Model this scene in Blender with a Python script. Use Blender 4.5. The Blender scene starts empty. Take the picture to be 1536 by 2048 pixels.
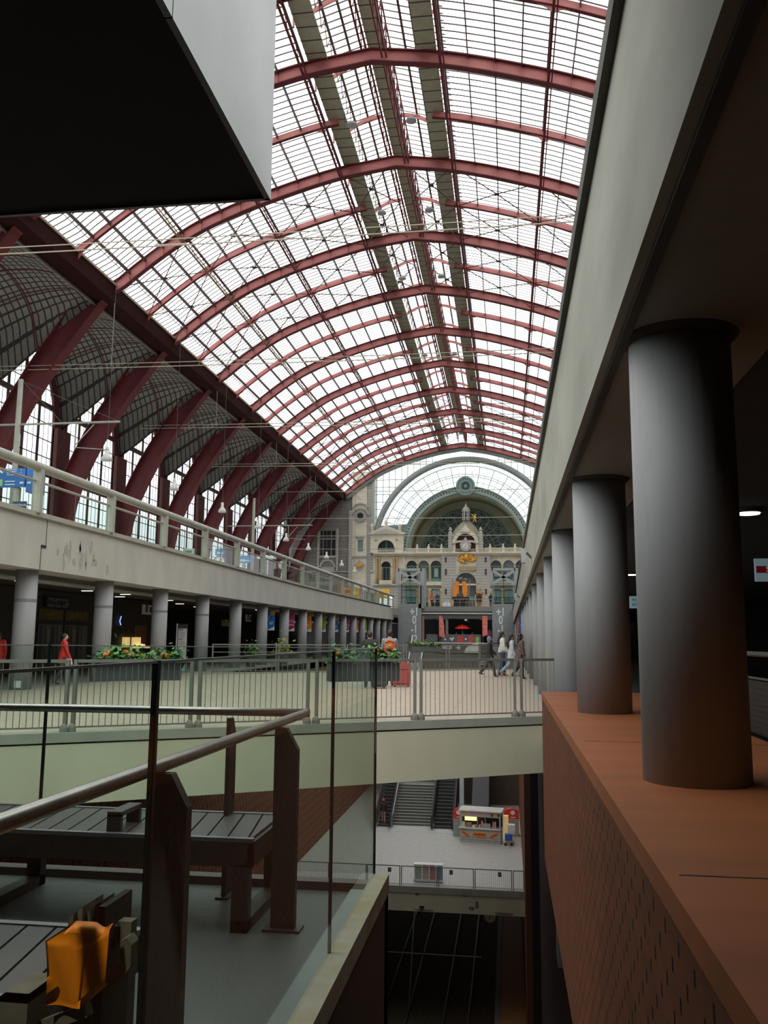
import bpy, math, random
from mathutils import Vector, Matrix
from math import sin, cos, pi, radians as R, sqrt
random.seed(4)
SC = bpy.context.scene
COL = SC.collection

# ------------------------------------------------------------------ camera, sky, lamps, exposure
EYE = Vector((0, 0, 1.53)); PITCH, YAW, ROLL = .1454, .141, -.0078
cam = bpy.data.objects.new('camera', bpy.data.cameras.new('camera')); COL.objects.link(cam)
_r = Vector((cos(YAW), sin(YAW), 0)); _f0 = Vector((-sin(YAW), cos(YAW), 0)); _z = Vector((0, 0, 1))
_f = _f0*cos(PITCH) + _z*sin(PITCH); _u = -_f0*sin(PITCH) + _z*cos(PITCH)
# roll about the view axis
_x = _r*cos(ROLL) - _u*sin(ROLL); _y = _r*sin(ROLL) + _u*cos(ROLL)
cam.matrix_world = Matrix.Translation(EYE) @ Matrix((_x, _y, -_f)).transposed().to_4x4()
cam.data.sensor_fit = 'VERTICAL'; cam.data.sensor_height = 24; cam.data.sensor_width = 18
cam.data.lens = 1735/2048*24; cam.data.clip_start = .05; cam.data.clip_end = 1000
SC.camera = cam
W = bpy.data.worlds.new('overcast_sky'); SC.world = W; W.use_nodes = True
nt = W.node_tree; nt.nodes.clear()
wo = nt.nodes.new('ShaderNodeOutputWorld'); bg = nt.nodes.new('ShaderNodeBackground')
tc = nt.nodes.new('ShaderNodeTexCoord'); sep = nt.nodes.new('ShaderNodeSeparateXYZ'); rp = nt.nodes.new('ShaderNodeValToRGB')
nt.links.new(tc.outputs['Generated'], sep.inputs[0]); nt.links.new(sep.outputs['Z'], rp.inputs[0])
rp.color_ramp.elements[0].position = 0; rp.color_ramp.elements[0].color = (.26, .28, .30, 1)
rp.color_ramp.elements[1].position = .6; rp.color_ramp.elements[1].color = (.985, 1, .965, 1)
e = rp.color_ramp.elements.new(.03); e.color = (.30, .315, .33, 1)
nt.links.new(rp.outputs[0], bg.inputs[0]); bg.inputs[1].default_value = 3.3
nt.links.new(bg.outputs[0], wo.inputs[0])
SC.view_settings.view_transform = 'Standard'; SC.view_settings.look = 'None'
SC.view_settings.gamma = 1; SC.view_settings.use_curve_mapping = False
SC.view_settings.exposure = 0.0
SC.cycles.max_bounces = 8; SC.cycles.transparent_max_bounces = 40; SC.cycles.diffuse_bounces = 4
SC.cycles.use_denoising = True; SC.cycles.sample_clamp_indirect = 6; SC.cycles.caustics_reflective = False

# ------------------------------------------------------------------ materials
MATS = {}
def mat(name, c, rough=.7, metal=0, c2=None, scale=3, stretch=(1, 1, 1), bump=0, emit=0, spec=None):
    if name in MATS: return MATS[name]
    m = bpy.data.materials.new(name); m.use_nodes = True; n = m.node_tree; b = n.nodes['Principled BSDF']
    b.inputs['Roughness'].default_value = rough; b.inputs['Metallic'].default_value = metal
    if spec is not None: b.inputs['Specular IOR Level'].default_value = spec
    c = tuple(c)+(1,)
    b.inputs['Base Color'].default_value = c
    t = n.nodes.new('ShaderNodeTexCoord'); mp = n.nodes.new('ShaderNodeMapping'); no = n.nodes.new('ShaderNodeTexNoise')
    mp.inputs['Scale'].default_value = stretch; no.inputs['Scale'].default_value = scale; no.inputs['Detail'].default_value = 5
    n.links.new(t.outputs['Object'], mp.inputs[0]); n.links.new(mp.outputs[0], no.inputs[0])
    if c2 is None: c2 = tuple(x*.86 for x in c[:3])
    mx = n.nodes.new('ShaderNodeMix'); mx.data_type = 'RGBA'; rr = n.nodes.new('ShaderNodeValToRGB')
    rr.color_ramp.elements[0].position = .35; rr.color_ramp.elements[1].position = .68
    n.links.new(no.outputs[0], rr.inputs[0]); n.links.new(rr.outputs[0], mx.inputs[0])
    mx.inputs[6].default_value = c; mx.inputs[7].default_value = tuple(c2)+(1,)
    n.links.new(mx.outputs[2], b.inputs['Base Color'])
    if bump:
        bp = n.nodes.new('ShaderNodeBump'); bp.inputs['Strength'].default_value = bump; bp.inputs['Distance'].default_value = .02
        n.links.new(no.outputs[0], bp.inputs['Height']); n.links.new(bp.outputs[0], b.inputs['Normal'])
    if emit:
        b.inputs['Emission Color'].default_value = c; b.inputs['Emission Strength'].default_value = emit
    MATS[name] = m; return m
def math_(n, op, a, b=None, c=None):
    q = n.nodes.new('ShaderNodeMath'); q.operation = op
    for i, v in enumerate((a, b, c)):
        if v is None: continue
        if isinstance(v, (int, float)): q.inputs[i].default_value = v
        else: n.links.new(v, q.inputs[i])
    return q.outputs[0]
def stripes(n, out, pitch, width, off=0):
    """1 inside a stripe, 0 outside"""
    a = math_(n, 'DIVIDE', math_(n, 'ADD', out, off), pitch); a = math_(n, 'FRACT', a)
    return math_(n, 'LESS_THAN', a, width/pitch)
def coords(n):
    t = n.nodes.new('ShaderNodeTexCoord'); s = n.nodes.new('ShaderNodeSeparateXYZ'); n.links.new(t.outputs['Object'], s.inputs[0]); return s.outputs
def glass(name, tint, rough=0, refl=True, bars=None, barcol=(.2, .2, .2)):
    m = bpy.data.materials.new(name); m.use_nodes = True; n = m.node_tree; n.nodes.clear()
    o = n.nodes.new('ShaderNodeOutputMaterial'); t = n.nodes.new('ShaderNodeBsdfTransparent'); t.inputs[0].default_value = tuple(tint)+(1,)
    out = t.outputs[0]
    if refl:
        g = n.nodes.new('ShaderNodeBsdfGlossy'); g.inputs['Roughness'].default_value = rough; fr = n.nodes.new('ShaderNodeFresnel'); fr.inputs[0].default_value = 1.5
        mx = n.nodes.new('ShaderNodeMixShader'); ge = n.nodes.new('ShaderNodeNewGeometry'); n.links.new(math_(n, 'MULTIPLY', math_(n, 'MULTIPLY', fr.outputs[0], math_(n, 'SUBTRACT', 1, ge.outputs['Backfacing'])), .7), mx.inputs[0]); n.links.new(out, mx.inputs[1]); n.links.new(g.outputs[0], mx.inputs[2]); out = mx.outputs[0]
    if bars:
        s = coords(n); d = n.nodes.new('ShaderNodeBsdfDiffuse'); d.inputs[0].default_value = tuple(barcol)+(1,)
        fac = None
        for ax, p, w in bars:
            q = stripes(n, s[ax], p, w); fac = q if fac is None else math_(n, 'MAXIMUM', fac, q)
        mx = n.nodes.new('ShaderNodeMixShader'); n.links.new(fac, mx.inputs[0]); n.links.new(out, mx.inputs[1]); n.links.new(d.outputs[0], mx.inputs[2]); out = mx.outputs[0]
    n.links.new(out, o.inputs[0]); MATS[name] = m; return m
def gridmat(name, c, line, bars, rough=.7, base=None):
    """diffuse surface crossed by darker joints; bars = [(axis, pitch, width)]"""
    m = mat(name, c, rough); n = m.node_tree; b = n.nodes['Principled BSDF']; prev = b.inputs['Base Color'].links[0].from_socket
    s = coords(n); fac = None
    for ax, p, w in bars:
        q = stripes(n, s[ax], p, w); fac = q if fac is None else math_(n, 'MAXIMUM', fac, q)
    mx = n.nodes.new('ShaderNodeMix'); mx.data_type = 'RGBA'; n.links.new(fac, mx.inputs[0]); n.links.new(prev, mx.inputs[6]); mx.inputs[7].default_value = tuple(line)+(1,)
    n.links.new(mx.outputs[2], b.inputs['Base Color']); return m
def slotmat(name, c, c2, py, wy, pz, wz, offz=0, stag=True, axis=1):
    """rust painted sheet pierced by upright slots in staggered rows"""
    m = mat(name, c, .75, c2=c2, scale=2.5, stretch=(1, .6, 2.5), spec=.15); n = m.node_tree; b = n.nodes['Principled BSDF']; prev = b.inputs['Base Color'].links[0].from_socket
    s = coords(n)
    zz = math_(n, 'DIVIDE', math_(n, 'ADD', s[2], 50+offz), pz); row = math_(n, 'FLOOR', zz); fz = math_(n, 'FRACT', zz)
    sh = math_(n, 'MULTIPLY', math_(n, 'MODULO', row, 2), .5 if stag else 0)
    fy = math_(n, 'FRACT', math_(n, 'ADD', math_(n, 'DIVIDE', math_(n, 'ADD', s[axis], 50), py), sh))
    f = math_(n, 'MULTIPLY', math_(n, 'LESS_THAN', fz, wz/pz), math_(n, 'LESS_THAN', fy, wy/py))
    mx = n.nodes.new('ShaderNodeMix'); mx.data_type = 'RGBA'; n.links.new(f, mx.inputs[0]); n.links.new(prev, mx.inputs[6]); mx.inputs[7].default_value = (.004, .003, .003, 1)
    n.links.new(mx.outputs[2], b.inputs['Base Color']); return m

concrete = mat('concrete', (.47, .47, .42), .85, c2=(.40, .405, .36), scale=1.1, stretch=(1, 1, .35), bump=.15)
concrete_warm = mat('warm_concrete', (.62, .60, .44), .85, c2=(.55, .53, .38), scale=.9, stretch=(1, 1, .4), bump=.1)
concrete_dark = mat('dark_concrete', (.10, .095, .08), .9, c2=(.07, .065, .055), scale=1.2)
column_paint = mat('column_grey_paint', (.31, .32, .325), .6, c2=(.285, .295, .30), scale=14, stretch=(1, 1, .1), bump=.05)
rail_paint = mat('pale_green_grey_paint', (.36, .37, .31), .5)
red_paint = mat('red_oxide_paint', (.50, .17, .155), .6, c2=(.42, .135, .125), scale=.8)
red_shaded = mat('red_oxide_shaded', (.15, .02, .022), .7, c2=(.10, .014, .016), scale=.8)  # same paint as the ribs, darkened to put shade into the colour
bar_dark = mat('dark_bar_paint', (.10, .055, .05), .6)
gutter_dark = mat('gutter_paint', (.035, .009, .008), .9, spec=.1)
walk_panel = gridmat('walkway_panels', (.42, .41, .30), (.05, .05, .045), [(1, .95, .09)], .7)
slate = mat('slate_grey_metal', (.11, .115, .11), .5)
steel = mat('brushed_steel', (.42, .40, .38), .32, 1, c2=(.34, .32, .31), scale=9)
steel_panel = mat('stainless_cladding', (.24, .25, .25), .36, 1, c2=(.16, .168, .175), scale=.9, bump=.15)
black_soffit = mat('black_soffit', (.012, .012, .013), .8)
brown_metal = mat('brown_painted_steel', (.05, .042, .036), .5, c2=(.042, .034, .03))
bench_slat = mat('bench_slat_grey_brown', (.075, .067, .067), .45)
bench_frame = mat('bench_steel_edge', (.30, .30, .32), .35, .6)
speckle = mat('speckled_floor', (.10, .11, .105), .5, c2=(.05, .055, .052), scale=160)
paving = gridmat('beige_paving', (.41, .335, .26), (.30, .245, .19), [(1, .16, .022), (0, 1.6, .02)], .8)
grey_floor = gridmat('grey_concourse_floor', (.48, .48, .455), (.43, .43, .41), [(1, 1.2, .03), (0, 1.2, .03)], .45)
dark_floor = mat('dark_floor', (.10, .095, .09), .6)
ledge_red = mat('rust_red_ledge', (.27, .085, .03), .6, c2=(.20, .07, .025), spec=.25, scale=1.8, stretch=(.4, 1.6, 1), bump=.05)
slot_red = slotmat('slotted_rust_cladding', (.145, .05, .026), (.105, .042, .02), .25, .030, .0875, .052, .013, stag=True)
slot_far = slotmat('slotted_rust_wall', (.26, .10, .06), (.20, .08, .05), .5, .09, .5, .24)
white_glazing = glass('ribbed_roof_glass', (.93, .94, .96), refl=False, bars=[(1, .50, .11)], barcol=(.42, .42, .45))
clear_glass = glass('window_glass', (.90, .93, .95))
rail_glass = glass('pale_rail_glass', (.84, .90, .87))
green_glass = glass('green_edge_glass', (.90, .945, .92))
glass_edge = mat('dark_glass_edge', (.02, .035, .03), .2)
olive_wall = gridmat('olive_corrugated_wall', (.17, .165, .13), (.10, .10, .08), [(2, .22, .05)], .7)
stone = mat('cream_stone', (.74, .69, .56), .85, c2=(.60, .56, .45), scale=.9, bump=.2)
stone_rust = gridmat('banded_grey_stone', (.50, .475, .43), (.30, .29, .26), [(2, .42, .09)], .85)
stone_dark = gridmat('dark_grey_stone', (.25, .235, .215), (.15, .14, .13), [(2, .6, .07)], .85)  # dark grey stone of the side wall, with darker course joints
stone_tan = mat('tan_column_marble', (.58, .40, .20), .5)
vault_olive = mat('olive_vault_plaster', (.55, .56, .42), .85)
iron_green = mat('verdigris_iron', (.24, .36, .32), .6)
iron_pale = mat('pale_green_iron', (.36, .43, .40), .6)
slate_glass = mat('blue_grey_glazing', (.055, .075, .09), .25)
green_frame = mat('green_window_frame', (.12, .32, .26), .5)
win_dark = mat('dark_window_pane', (.03, .035, .035), .2)
win_lit = mat('bright_window_pane', (.40, .47, .48), .2)
gold = mat('gilded_relief', (.85, .45, .06), .4, .3, c2=(.55, .25, .03), scale=6)
tower_grey = mat('lift_tower_paint', (.27, .29, .295), .6)
white = mat('white_paint', (.8, .8, .8), .5)
black = mat('matt_black', (.015, .015, .015), .7)
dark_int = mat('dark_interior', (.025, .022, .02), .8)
fill_white = mat('fill_lens', (1, .95, .8), emit=6)  # glowing lens of the added fill lamp

# ------------------------------------------------------------------ mesh builder
def ident(x, y, z): return (x, y, z)
class MB:
    def __init__(s, xf=ident): s.v = []; s.f = []; s.xf = xf
    def add(s, vs, fs):
        k = len(s.v); s.v += [s.xf(*p) for p in vs]; s.f += [tuple(i+k for i in q) for q in fs]; return s
    def box(s, x0, x1, y0, y1, z0, z1):
        return s.add([(x0, y0, z0), (x1, y0, z0), (x1, y1, z0), (x0, y1, z0), (x0, y0, z1), (x1, y0, z1), (x1, y1, z1), (x0, y1, z1)],
                     [(0, 3, 2, 1), (4, 5, 6, 7), (0, 1, 5, 4), (1, 2, 6, 5), (2, 3, 7, 6), (3, 0, 4, 7)])
    def prism(s, poly, y0, y1, ax='y'):
        """poly of (a,b): ax y -> (x,z) along y; ax x -> (y,z) along x; ax z -> (x,y) along z"""
        P = {'y': lambda a, b, t: (a, t, b), 'x': lambda a, b, t: (t, a, b), 'z': lambda a, b, t: (a, b, t)}[ax]
        n = len(poly); vs = [P(a, b, y0) for a, b in poly]+[P(a, b, y1) for a, b in poly]
        return s.add(vs, [tuple(range(n)), tuple(range(2*n-1, n-1, -1))]+[(i, i+n, (i+1) % n+n, (i+1) % n) for i in range(n)])
    def tube(s, pts, r, n=8, cap=True, closed=False):
        pts = [Vector(p) for p in pts]; N = len(pts); rs = r if isinstance(r, (list, tuple)) else [r]*N
        vs = []; up = None
        for i, p in enumerate(pts):
            a = pts[i-1] if (i or closed) else p; b = pts[(i+1) % N] if (i < N-1 or closed) else p
            t = (b-a).normalized()
            if up is None: up = Vector((0, 0, 1)) if abs(t.z) < .9 else Vector((1, 0, 0))
            u = t.cross(up); u = u.normalized() if u.length > 1e-6 else Vector((1, 0, 0)); w = u.cross(t).normalized(); up = w
            for k in range(n):
                g = 2*pi*k/n+pi/n; q = p+(u*cos(g)+w*sin(g))*rs[i]; vs.append(tuple(q))
        fs = [(i*n+k, i*n+(k+1) % n, (i+1) % N*n+(k+1) % n, (i+1) % N*n+k) for i in range(N if closed else N-1) for k in range(n)]
        if cap and not closed: fs += [tuple(range(n))[::-1], tuple((N-1)*n+k for k in range(n))]
        return s.add(vs, fs)
    def bar(s, a, b, w, h):
        """rectangular bar from a to b, w across, h high"""
        a = Vector(a); b = Vector(b); t = (b-a).normalized(); up = Vector((0, 0, 1)) if abs(t.z) < .95 else Vector((0, 1, 0))
        u = t.cross(up).normalized()*w/2; v = u.cross(t).normalized()*h/2
        vs = [tuple(p+x) for p in (a, b) for x in (-u-v, u-v, u+v, -u+v)]
        return s.add(vs, [(0, 1, 2, 3), (7, 6, 5, 4), (0, 4, 5, 1), (1, 5, 6, 2), (2, 6, 7, 3), (3, 7, 4, 0)])
    def lathe(s, prof, cx=0, cy=0, n=20, sx=1, sy=1):
        vs = [(cx+r*sx*cos(2*pi*k/n), cy+r*sy*sin(2*pi*k/n), z) for r, z in prof for k in range(n)]
        fs = [(i*n+k, i*n+(k+1) % n, (i+1)*n+(k+1) % n, (i+1)*n+k) for i in range(len(prof)-1) for k in range(n)]
        fs += [tuple(range(n))[::-1], tuple((len(prof)-1)*n+k for k in range(n))]
        return s.add(vs, fs)
    def ball(s, c, r, n=10, sz=(1, 1, 1)):
        pr = [(max(sin(pi*i/n), .001)*r, -cos(pi*i/n)*r) for i in range(n+1)]
        vs = [(c[0]+q*sz[0]*cos(2*pi*k/n), c[1]+q*sz[1]*sin(2*pi*k/n), c[2]+z*sz[2]) for q, z in pr for k in range(n)]
        return s.add(vs, [(i*n+k, i*n+(k+1) % n, (i+1)*n+(k+1) % n, (i+1)*n+k) for i in range(n) for k in range(n)])
    def ribbon(s, pts, off0, off1, y0, y1):
        """solid band in an X-Z plane: pts (x,z), extends off0..off1 along the local normal (up) and y0..y1"""
        n = len(pts); nr = []
        for i in range(n):
            a = Vector(pts[max(i-1, 0)]); b = Vector(pts[min(i+1, n-1)]); t = (b-a).normalized(); nr.append(Vector((-t.y, t.x)))
        vs = []
        for i, p in enumerate(pts):
            p = Vector(p); a = p+nr[i]*off0; b = p+nr[i]*off1
            vs += [(a.x, y0, a.y), (b.x, y0, b.y), (b.x, y1, b.y), (a.x, y1, a.y)]
        fs = [(i*4+k, i*4+(k+1) % 4, i*4+4+(k+1) % 4, i*4+4+k) for i in range(n-1) for k in range(4)]
        fs += [(0, 3, 2, 1), tuple((n-1)*4+k for k in range(4))]
        return s.add(vs, fs)
    def ring(s, cx, cz, r0, r1, y0, y1, a0=0, a1=pi, n=40):
        pts = [(cx+r0*cos(a0+(a1-a0)*i/n), cz+r0*sin(a0+(a1-a0)*i/n)) for i in range(n+1)]; pt2 = [(cx+r1*cos(a0+(a1-a0)*i/n), cz+r1*sin(a0+(a1-a0)*i/n)) for i in range(n+1)]
        vs = []
        for a, b in zip(pts, pt2): vs += [(a[0], y0, a[1]), (b[0], y0, b[1]), (b[0], y1, b[1]), (a[0], y1, a[1])]
        fs = [(i*4+k, i*4+(k+1) % 4, i*4+4+(k+1) % 4, i*4+4+k) for i in range(n) for k in range(4)]
        if abs(a1-a0) < 6.28: fs += [(0, 3, 2, 1), tuple(n*4+k for k in range(4))]
        return s.add(vs, fs)
    def archbay(s, x0, x1, z0, z1, cx, w, zs, zb, y0, y1, rise=None, n=12):
        """wall panel x0..x1, z0..z1 with an opening: half width w, sill zb, arch springing zs (rise None = semicircle, 0 = flat)"""
        rise = w if rise is None else rise
        if zb > z0: s.box(x0, x1, y0, y1, z0, zb)
        s.box(x0, cx-w, y0, y1, zb, z1); s.box(cx+w, x1, y0, y1, zb, z1)
        if rise == 0: s.box(cx-w, cx+w, y0, y1, zs, z1); return s
        for i in range(n):
            a, b = pi-pi*i/n, pi-pi*(i+1)/n
            xa, za, xb, zb_ = cx+w*cos(a), zs+rise*sin(a), cx+w*cos(b), zs+rise*sin(b)
            s.add([(xa, y0, za), (xb, y0, zb_), (xb, y0, z1), (xa, y0, z1), (xa, y1, za), (xb, y1, zb_), (xb, y1, z1), (xa, y1, z1)],
                  [(0, 1, 2, 3), (7, 6, 5, 4), (0, 4, 5, 1), (3, 2, 6, 7)])
        return s
    def grid(s, fn, nu, nv):
        vs = [fn(i/nu, j/nv) for i in range(nu+1) for j in range(nv+1)]
        return s.add(vs, [(i*(nv+1)+j, (i+1)*(nv+1)+j, (i+1)*(nv+1)+j+1, i*(nv+1)+j+1) for i in range(nu) for j in range(nv)])
    def build(s, name, m, parent=None, smooth=False, label=None):
        me = bpy.data.meshes.new(name); L = parent_world(parent) if parent else Vector((0, 0, 0))
        me.from_pydata([tuple(Vector(p)-L) for p in s.v], [], s.f); me.update()
        o = bpy.data.objects.new(name, me); COL.objects.link(o); me.materials.append(m)
        if smooth:
            for p in me.polygons: p.use_smooth = True
        if parent: o.parent = parent
        if label: o['label'] = label
        return o
def parent_world(o):
    L = Vector((0, 0, 0))
    while o: L += o.location; o = o.parent
    return L
def tag(o, label, cat, group=None, kind=None):
    if label: o['label'] = label
    if cat: o['category'] = cat
    if group: o['group'] = group
    if kind: o['kind'] = kind
    return o
def thing(name, loc, label, cat, group=None):
    o = bpy.data.objects.new(name, None); o.empty_display_size = .1; COL.objects.link(o); o.location = loc
    return tag(o, label, cat, group)
def struct(name, mb, m, smooth=False):
    o = mb.build(name, m, None, smooth); o['kind'] = 'structure'; return o
KIDS = {}
def dup(root, loc, label, group=None, rotz=None):
    def cp(o, par):
        c = o.copy(); COL.objects.link(c); c.parent = par
        for ch in [k for k in ALLSNAP() if k.parent == o]: cp(ch, c)
        return c
    c = cp(root, None); c.location = loc
    if rotz is not None: c.rotation_euler = (0, 0, rotz)
    if label: c['label'] = label
    if group: c['group'] = group
    return c
def ALLSNAP(): return list(COL.objects)
ORD = ['nearest', 'second', 'third', 'fourth', 'fifth', 'sixth', 'seventh', 'eighth', 'ninth', 'tenth', 'eleventh', 'twelfth', 'thirteenth', 'fourteenth',
       'fifteenth', 'sixteenth', 'seventeenth', 'eighteenth', 'nineteenth', 'twentieth', 'twenty first', 'twenty second']
def text(name, body, size, loc, rot, m, parent, depth=.01, sx=1, bold=0, align='CENTER'):
    cu = bpy.data.curves.new(name, 'FONT'); cu.body = body; cu.size = size; cu.extrude = depth; cu.align_x = align; cu.align_y = 'CENTER'; cu.offset = bold
    o = bpy.data.objects.new(name, cu); COL.objects.link(o)
    dg = bpy.context.evaluated_depsgraph_get(); me = bpy.data.meshes.new_from_object(o.evaluated_get(dg))
    bpy.data.objects.remove(o); o = bpy.data.objects.new(name, me); COL.objects.link(o); me.materials.clear(); me.materials.append(m)
    o.scale = (sx, 1, 1); o.rotation_euler = rot; o.location = Vector(loc)-parent_world(parent); o.parent = parent
    return o
FACE = (pi/2, 0, 0)            # text facing -Y

# ================================================================== LARGE STRUCTURE
XC, PITCHY, Y0R = -6.44, 9.95, 39.65
RINGS = [Y0R+PITCHY*k for k in range(-3, 10)]
YEND = 129.4
PROF = [(0, 30.45), (3.5, 29.95), (5.5, 29.45), (7.5, 28.85), (9.3, 28.28), (11, 27.6), (12.5, 26.95), (13.8, 26.15), (15, 25.35), (16, 24.6), (17, 23.85), (17.94, 23.0)]
def zprof(d):
    d = abs(d)
    for (a, za), (b, zb) in zip(PROF, PROF[1:]):
        if d <= b: return za+(zb-za)*(d-a)/(b-a)
    return PROF[-1][1]
def smoothprof(d):
    return (zprof(d-.6)+zprof(d)+zprof(d+.6))/3 if abs(d) > .7 else zprof(d)
def dpts(d0, d1, n): return [(XC+d0+(d1-d0)*i/n, smoothprof(d0+(d1-d0)*i/n)) for i in range(n+1)]

# roof glazing: two slopes, lantern
g = MB(); Ya, Yb = 8, YEND
for sg in (-1, 1):
    ds = [3.6+(18.1-3.6)*i/20 for i in range(21)]
    for a, b in zip(ds, ds[1:]):
        g.add([(XC+sg*a, Ya, smoothprof(a)+.75), (XC+sg*a, Yb, smoothprof(a)+.75), (XC+sg*b, Yb, smoothprof(b)+.75), (XC+sg*b, Ya, smoothprof(b)+.75)], [(0, 1, 2, 3)])
    g.add([(XC+sg*.45, Ya, 32.9), (XC+sg*.45, Yb, 32.9), (XC+sg*3.7, Yb, 31.9), (XC+sg*3.7, Ya, 31.9)], [(0, 1, 2, 3)])
struct('ceiling', g, white_glazing)

# level +1 slabs / parapet beams
def beamz(y, base): return base + (0.0 if y < 60 else (y-60)/45*.38)
def long_beam(name, x0, x1, y0, y1, zb, zt, m):
    b = MB(); n = 12
    ys = [y0+(y1-y0)*i/n for i in range(n+1)]
    vs = []
    for y in ys:
        d = beamz(y, 0) if name == 'left' else 0
        vs += [(x0, y, zb+d), (x1, y, zb+d), (x1, y, zt+d*.7), (x0, y, zt+d*.7)]
    b.add(vs, [(i*4+k, i*4+(k+1) % 4, i*4+4+(k+1) % 4, i*4+4+k) for i in range(n) for k in range(4)]+[(3, 2, 1, 0), tuple(n*4+k for k in range(4))])
    return b
LB = thing('parapet_beam', (-13.8, 8, 3.47), 'long grey concrete parapet beam above the left row of columns', 'beam')
long_beam('left', -14.6, -13.56, 8, 104.5, 3.47, 4.98, concrete).build('beam', concrete, LB)
long_beam('left', -14.7, -13.46, 8, 104.5, 4.98, 5.12, concrete).build('coping', rail_paint, LB, label='pale projecting coping strip')
j = MB(); j.box(-13.565, -13.55, 24.0, 24.02, 4.2, 5.0).box(-13.57, -13.54, 23.75, 24.02, 4.12, 4.2).box(-13.565, -13.55, 23.75, 23.77, 3.47, 4.18).build('movement_joint', black, LB)
stain_m = mat('damp_concrete', (.30, .305, .265), .9, c2=(.38, .38, .335), scale=9)
rs = random.Random(7)
for i in range(14):
    y = 24.6+rs.random()*3.6; z = 3.75+rs.random()*.75; w = .05+rs.random()*.10; h = .1+rs.random()*.28
    MB().prism([(y+w*cos(k*pi/5)*(1+.35*sin(k*5+i)), z+h*sin(k*pi/5)*(1+.3*cos(k*3+i))) for k in range(10)], -13.562, -13.556, 'x').build('stain', stain_m, LB)
RB = thing('parapet_beam', (.9, -6, 3.47), 'deep grey concrete beam running overhead along the right side', 'beam')
MB().box(.68, 1.75, -6, 104.5, 3.47, 5.0).build('beam', mat('weathered_concrete', (.36, .36, .31), .85, c2=(.27, .27, .225), scale=1.3, stretch=(1, .35, 1), bump=.15), RB)
MB().box(.62, 1.8, -6, 104.5, 5.0, 5.16).build('coping', concrete_dark, RB)
MB().box(.74, .80, -6, 104.5, 3.44, 3.47).build('drip_strip', concrete_dark, RB)
struct('floor', MB().box(-34.5, -14.6, 2, 125, 4.4, 4.75), concrete)
struct('floor', MB().box(1.75, 20, -8, 125, 4.3, 4.75), concrete_dark)
struct('ceiling', MB().box(-26, -14.6, 6, 125, 3.6, 3.7), mat('ceiling_panel', (.16, .15, .13), .8))
struct('ceiling', MB().box(1.75, 14, -8, 110, 3.5, 3.6), mat('dark_ceiling_panel', (.05, .048, .045), .8))
# concourse level 0
struct('floor', MB().box(-26, -13.3, 4, 110, -.5, 0), mat('left_concourse_floor', (.36, .33, .29), .5))
struct('floor', MB().box(1.8, 14, -8, 110, -.5, 0), dark_floor)
struct('floor', MB().box(.72, 1.8, 14.6, 110, -.5, 0), mat('left_concourse_floor', (.36, .33, .29), .5))
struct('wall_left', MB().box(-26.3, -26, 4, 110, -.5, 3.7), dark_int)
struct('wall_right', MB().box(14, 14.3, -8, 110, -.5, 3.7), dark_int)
struct('wall_right', MB().box(20, 20.4, -8, 129, 4, 24), mat('right_shed_wall', (.12, .05, .05), .8))
struct('wall_back', MB().box(-36, 20, -61, -60, -6, 22), mat('rear_shed_wall', (.12, .10, .09), .8))

# bridge deck (level 0) across the void, its near edge skewed
def kerb_y(x): return 15.83+(x+2.38)*.63 if x > -8 else 15.83+(-8+2.38)*.63+(x+8)*.5
def far_y(x): return 44.0+(x+3)*.95*(1 if x > -3 else .85)
xs = [-13.3, -11, -8, -5.5, -2.38, .72]
BR = thing('footbridge_deck', (-6, 16, 0), 'wide pale concrete footbridge deck crossing the void with beige paving', 'bridge')
b = MB()
for a, c in zip(xs, xs[1:]):
    b.add([(a, kerb_y(a)+.3, 0), (c, kerb_y(c)+.3, 0), (c, far_y(c)-.25, 0), (a, far_y(a)-.25, 0)], [(0, 1, 2, 3)])
b.build('paved_surface', paving, BR)
def skew(x0, x1, f0, f1, z0, z1, fn):
    b = MB(); X = [x for x in xs if x0 <= x <= x1]
    vs = []
    for x in X: y = fn(x); vs += [(x, y+f0, z0), (x, y+f1, z0), (x, y+f1, z1), (x, y+f0, z1)]
    b.add(vs, [(i*4+k, i*4+(k+1) % 4, i*4+4+(k+1) % 4, i*4+4+k) for i in range(len(X)-1) for k in range(4)]+[(0, 1, 2, 3), tuple((len(X)-1)*4+k for k in range(4))])
    return b
skew(-14, 1, 0, .32, -.10, .05, kerb_y).build('kerb', rail_paint, BR, label='pale kerb stone under the near railing')
skew(-14, 1, .03, .3, -.13, -.10, kerb_y).build('shadow_gap', black, BR)
skew(-14, 1, .02, .6, -1.03, -.13, kerb_y).build('edge_beam', concrete_warm, BR, label='deep warm concrete edge beam')
skew(-14, 1, -.3, 0, -.13, .06, far_y).build('far_kerb', rail_paint, BR)
skew(-14, 1, -.9, -.02, -.8, -.13, far_y).build('far_edge_beam', concrete, BR)
b = MB()
for a, c in zip(xs, xs[1:]):
    b.add([(a, kerb_y(a)+.5, -.7), (c, kerb_y(c)+.5, -.7), (c, far_y(c)-.5, -.7), (a, far_y(a)-.5, -.7)], [(3, 2, 1, 0)])
b.build('underside', concrete_dark, BR)

# void walls
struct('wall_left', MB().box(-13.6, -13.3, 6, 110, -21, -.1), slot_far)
struct('wall_right', MB().box(.78, 1.1, 49.1, 110, -21, -.1), slot_far)
struct('wall_right', MB().box(.78, 1.1, 49, 49.1, -21, -.1), mat('brown_wall_end', (.16, .06, .035), .8))
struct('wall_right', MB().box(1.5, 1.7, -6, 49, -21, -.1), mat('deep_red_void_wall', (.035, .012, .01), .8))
struct('wall_right', MB().box(1.1, 2.2, 48.6, 49, -21, -.1), dark_int)
struct('wall_right', MB().box(.72, 1.8, 14.6, 15.2, -3.5, -.5), dark_int)
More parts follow.
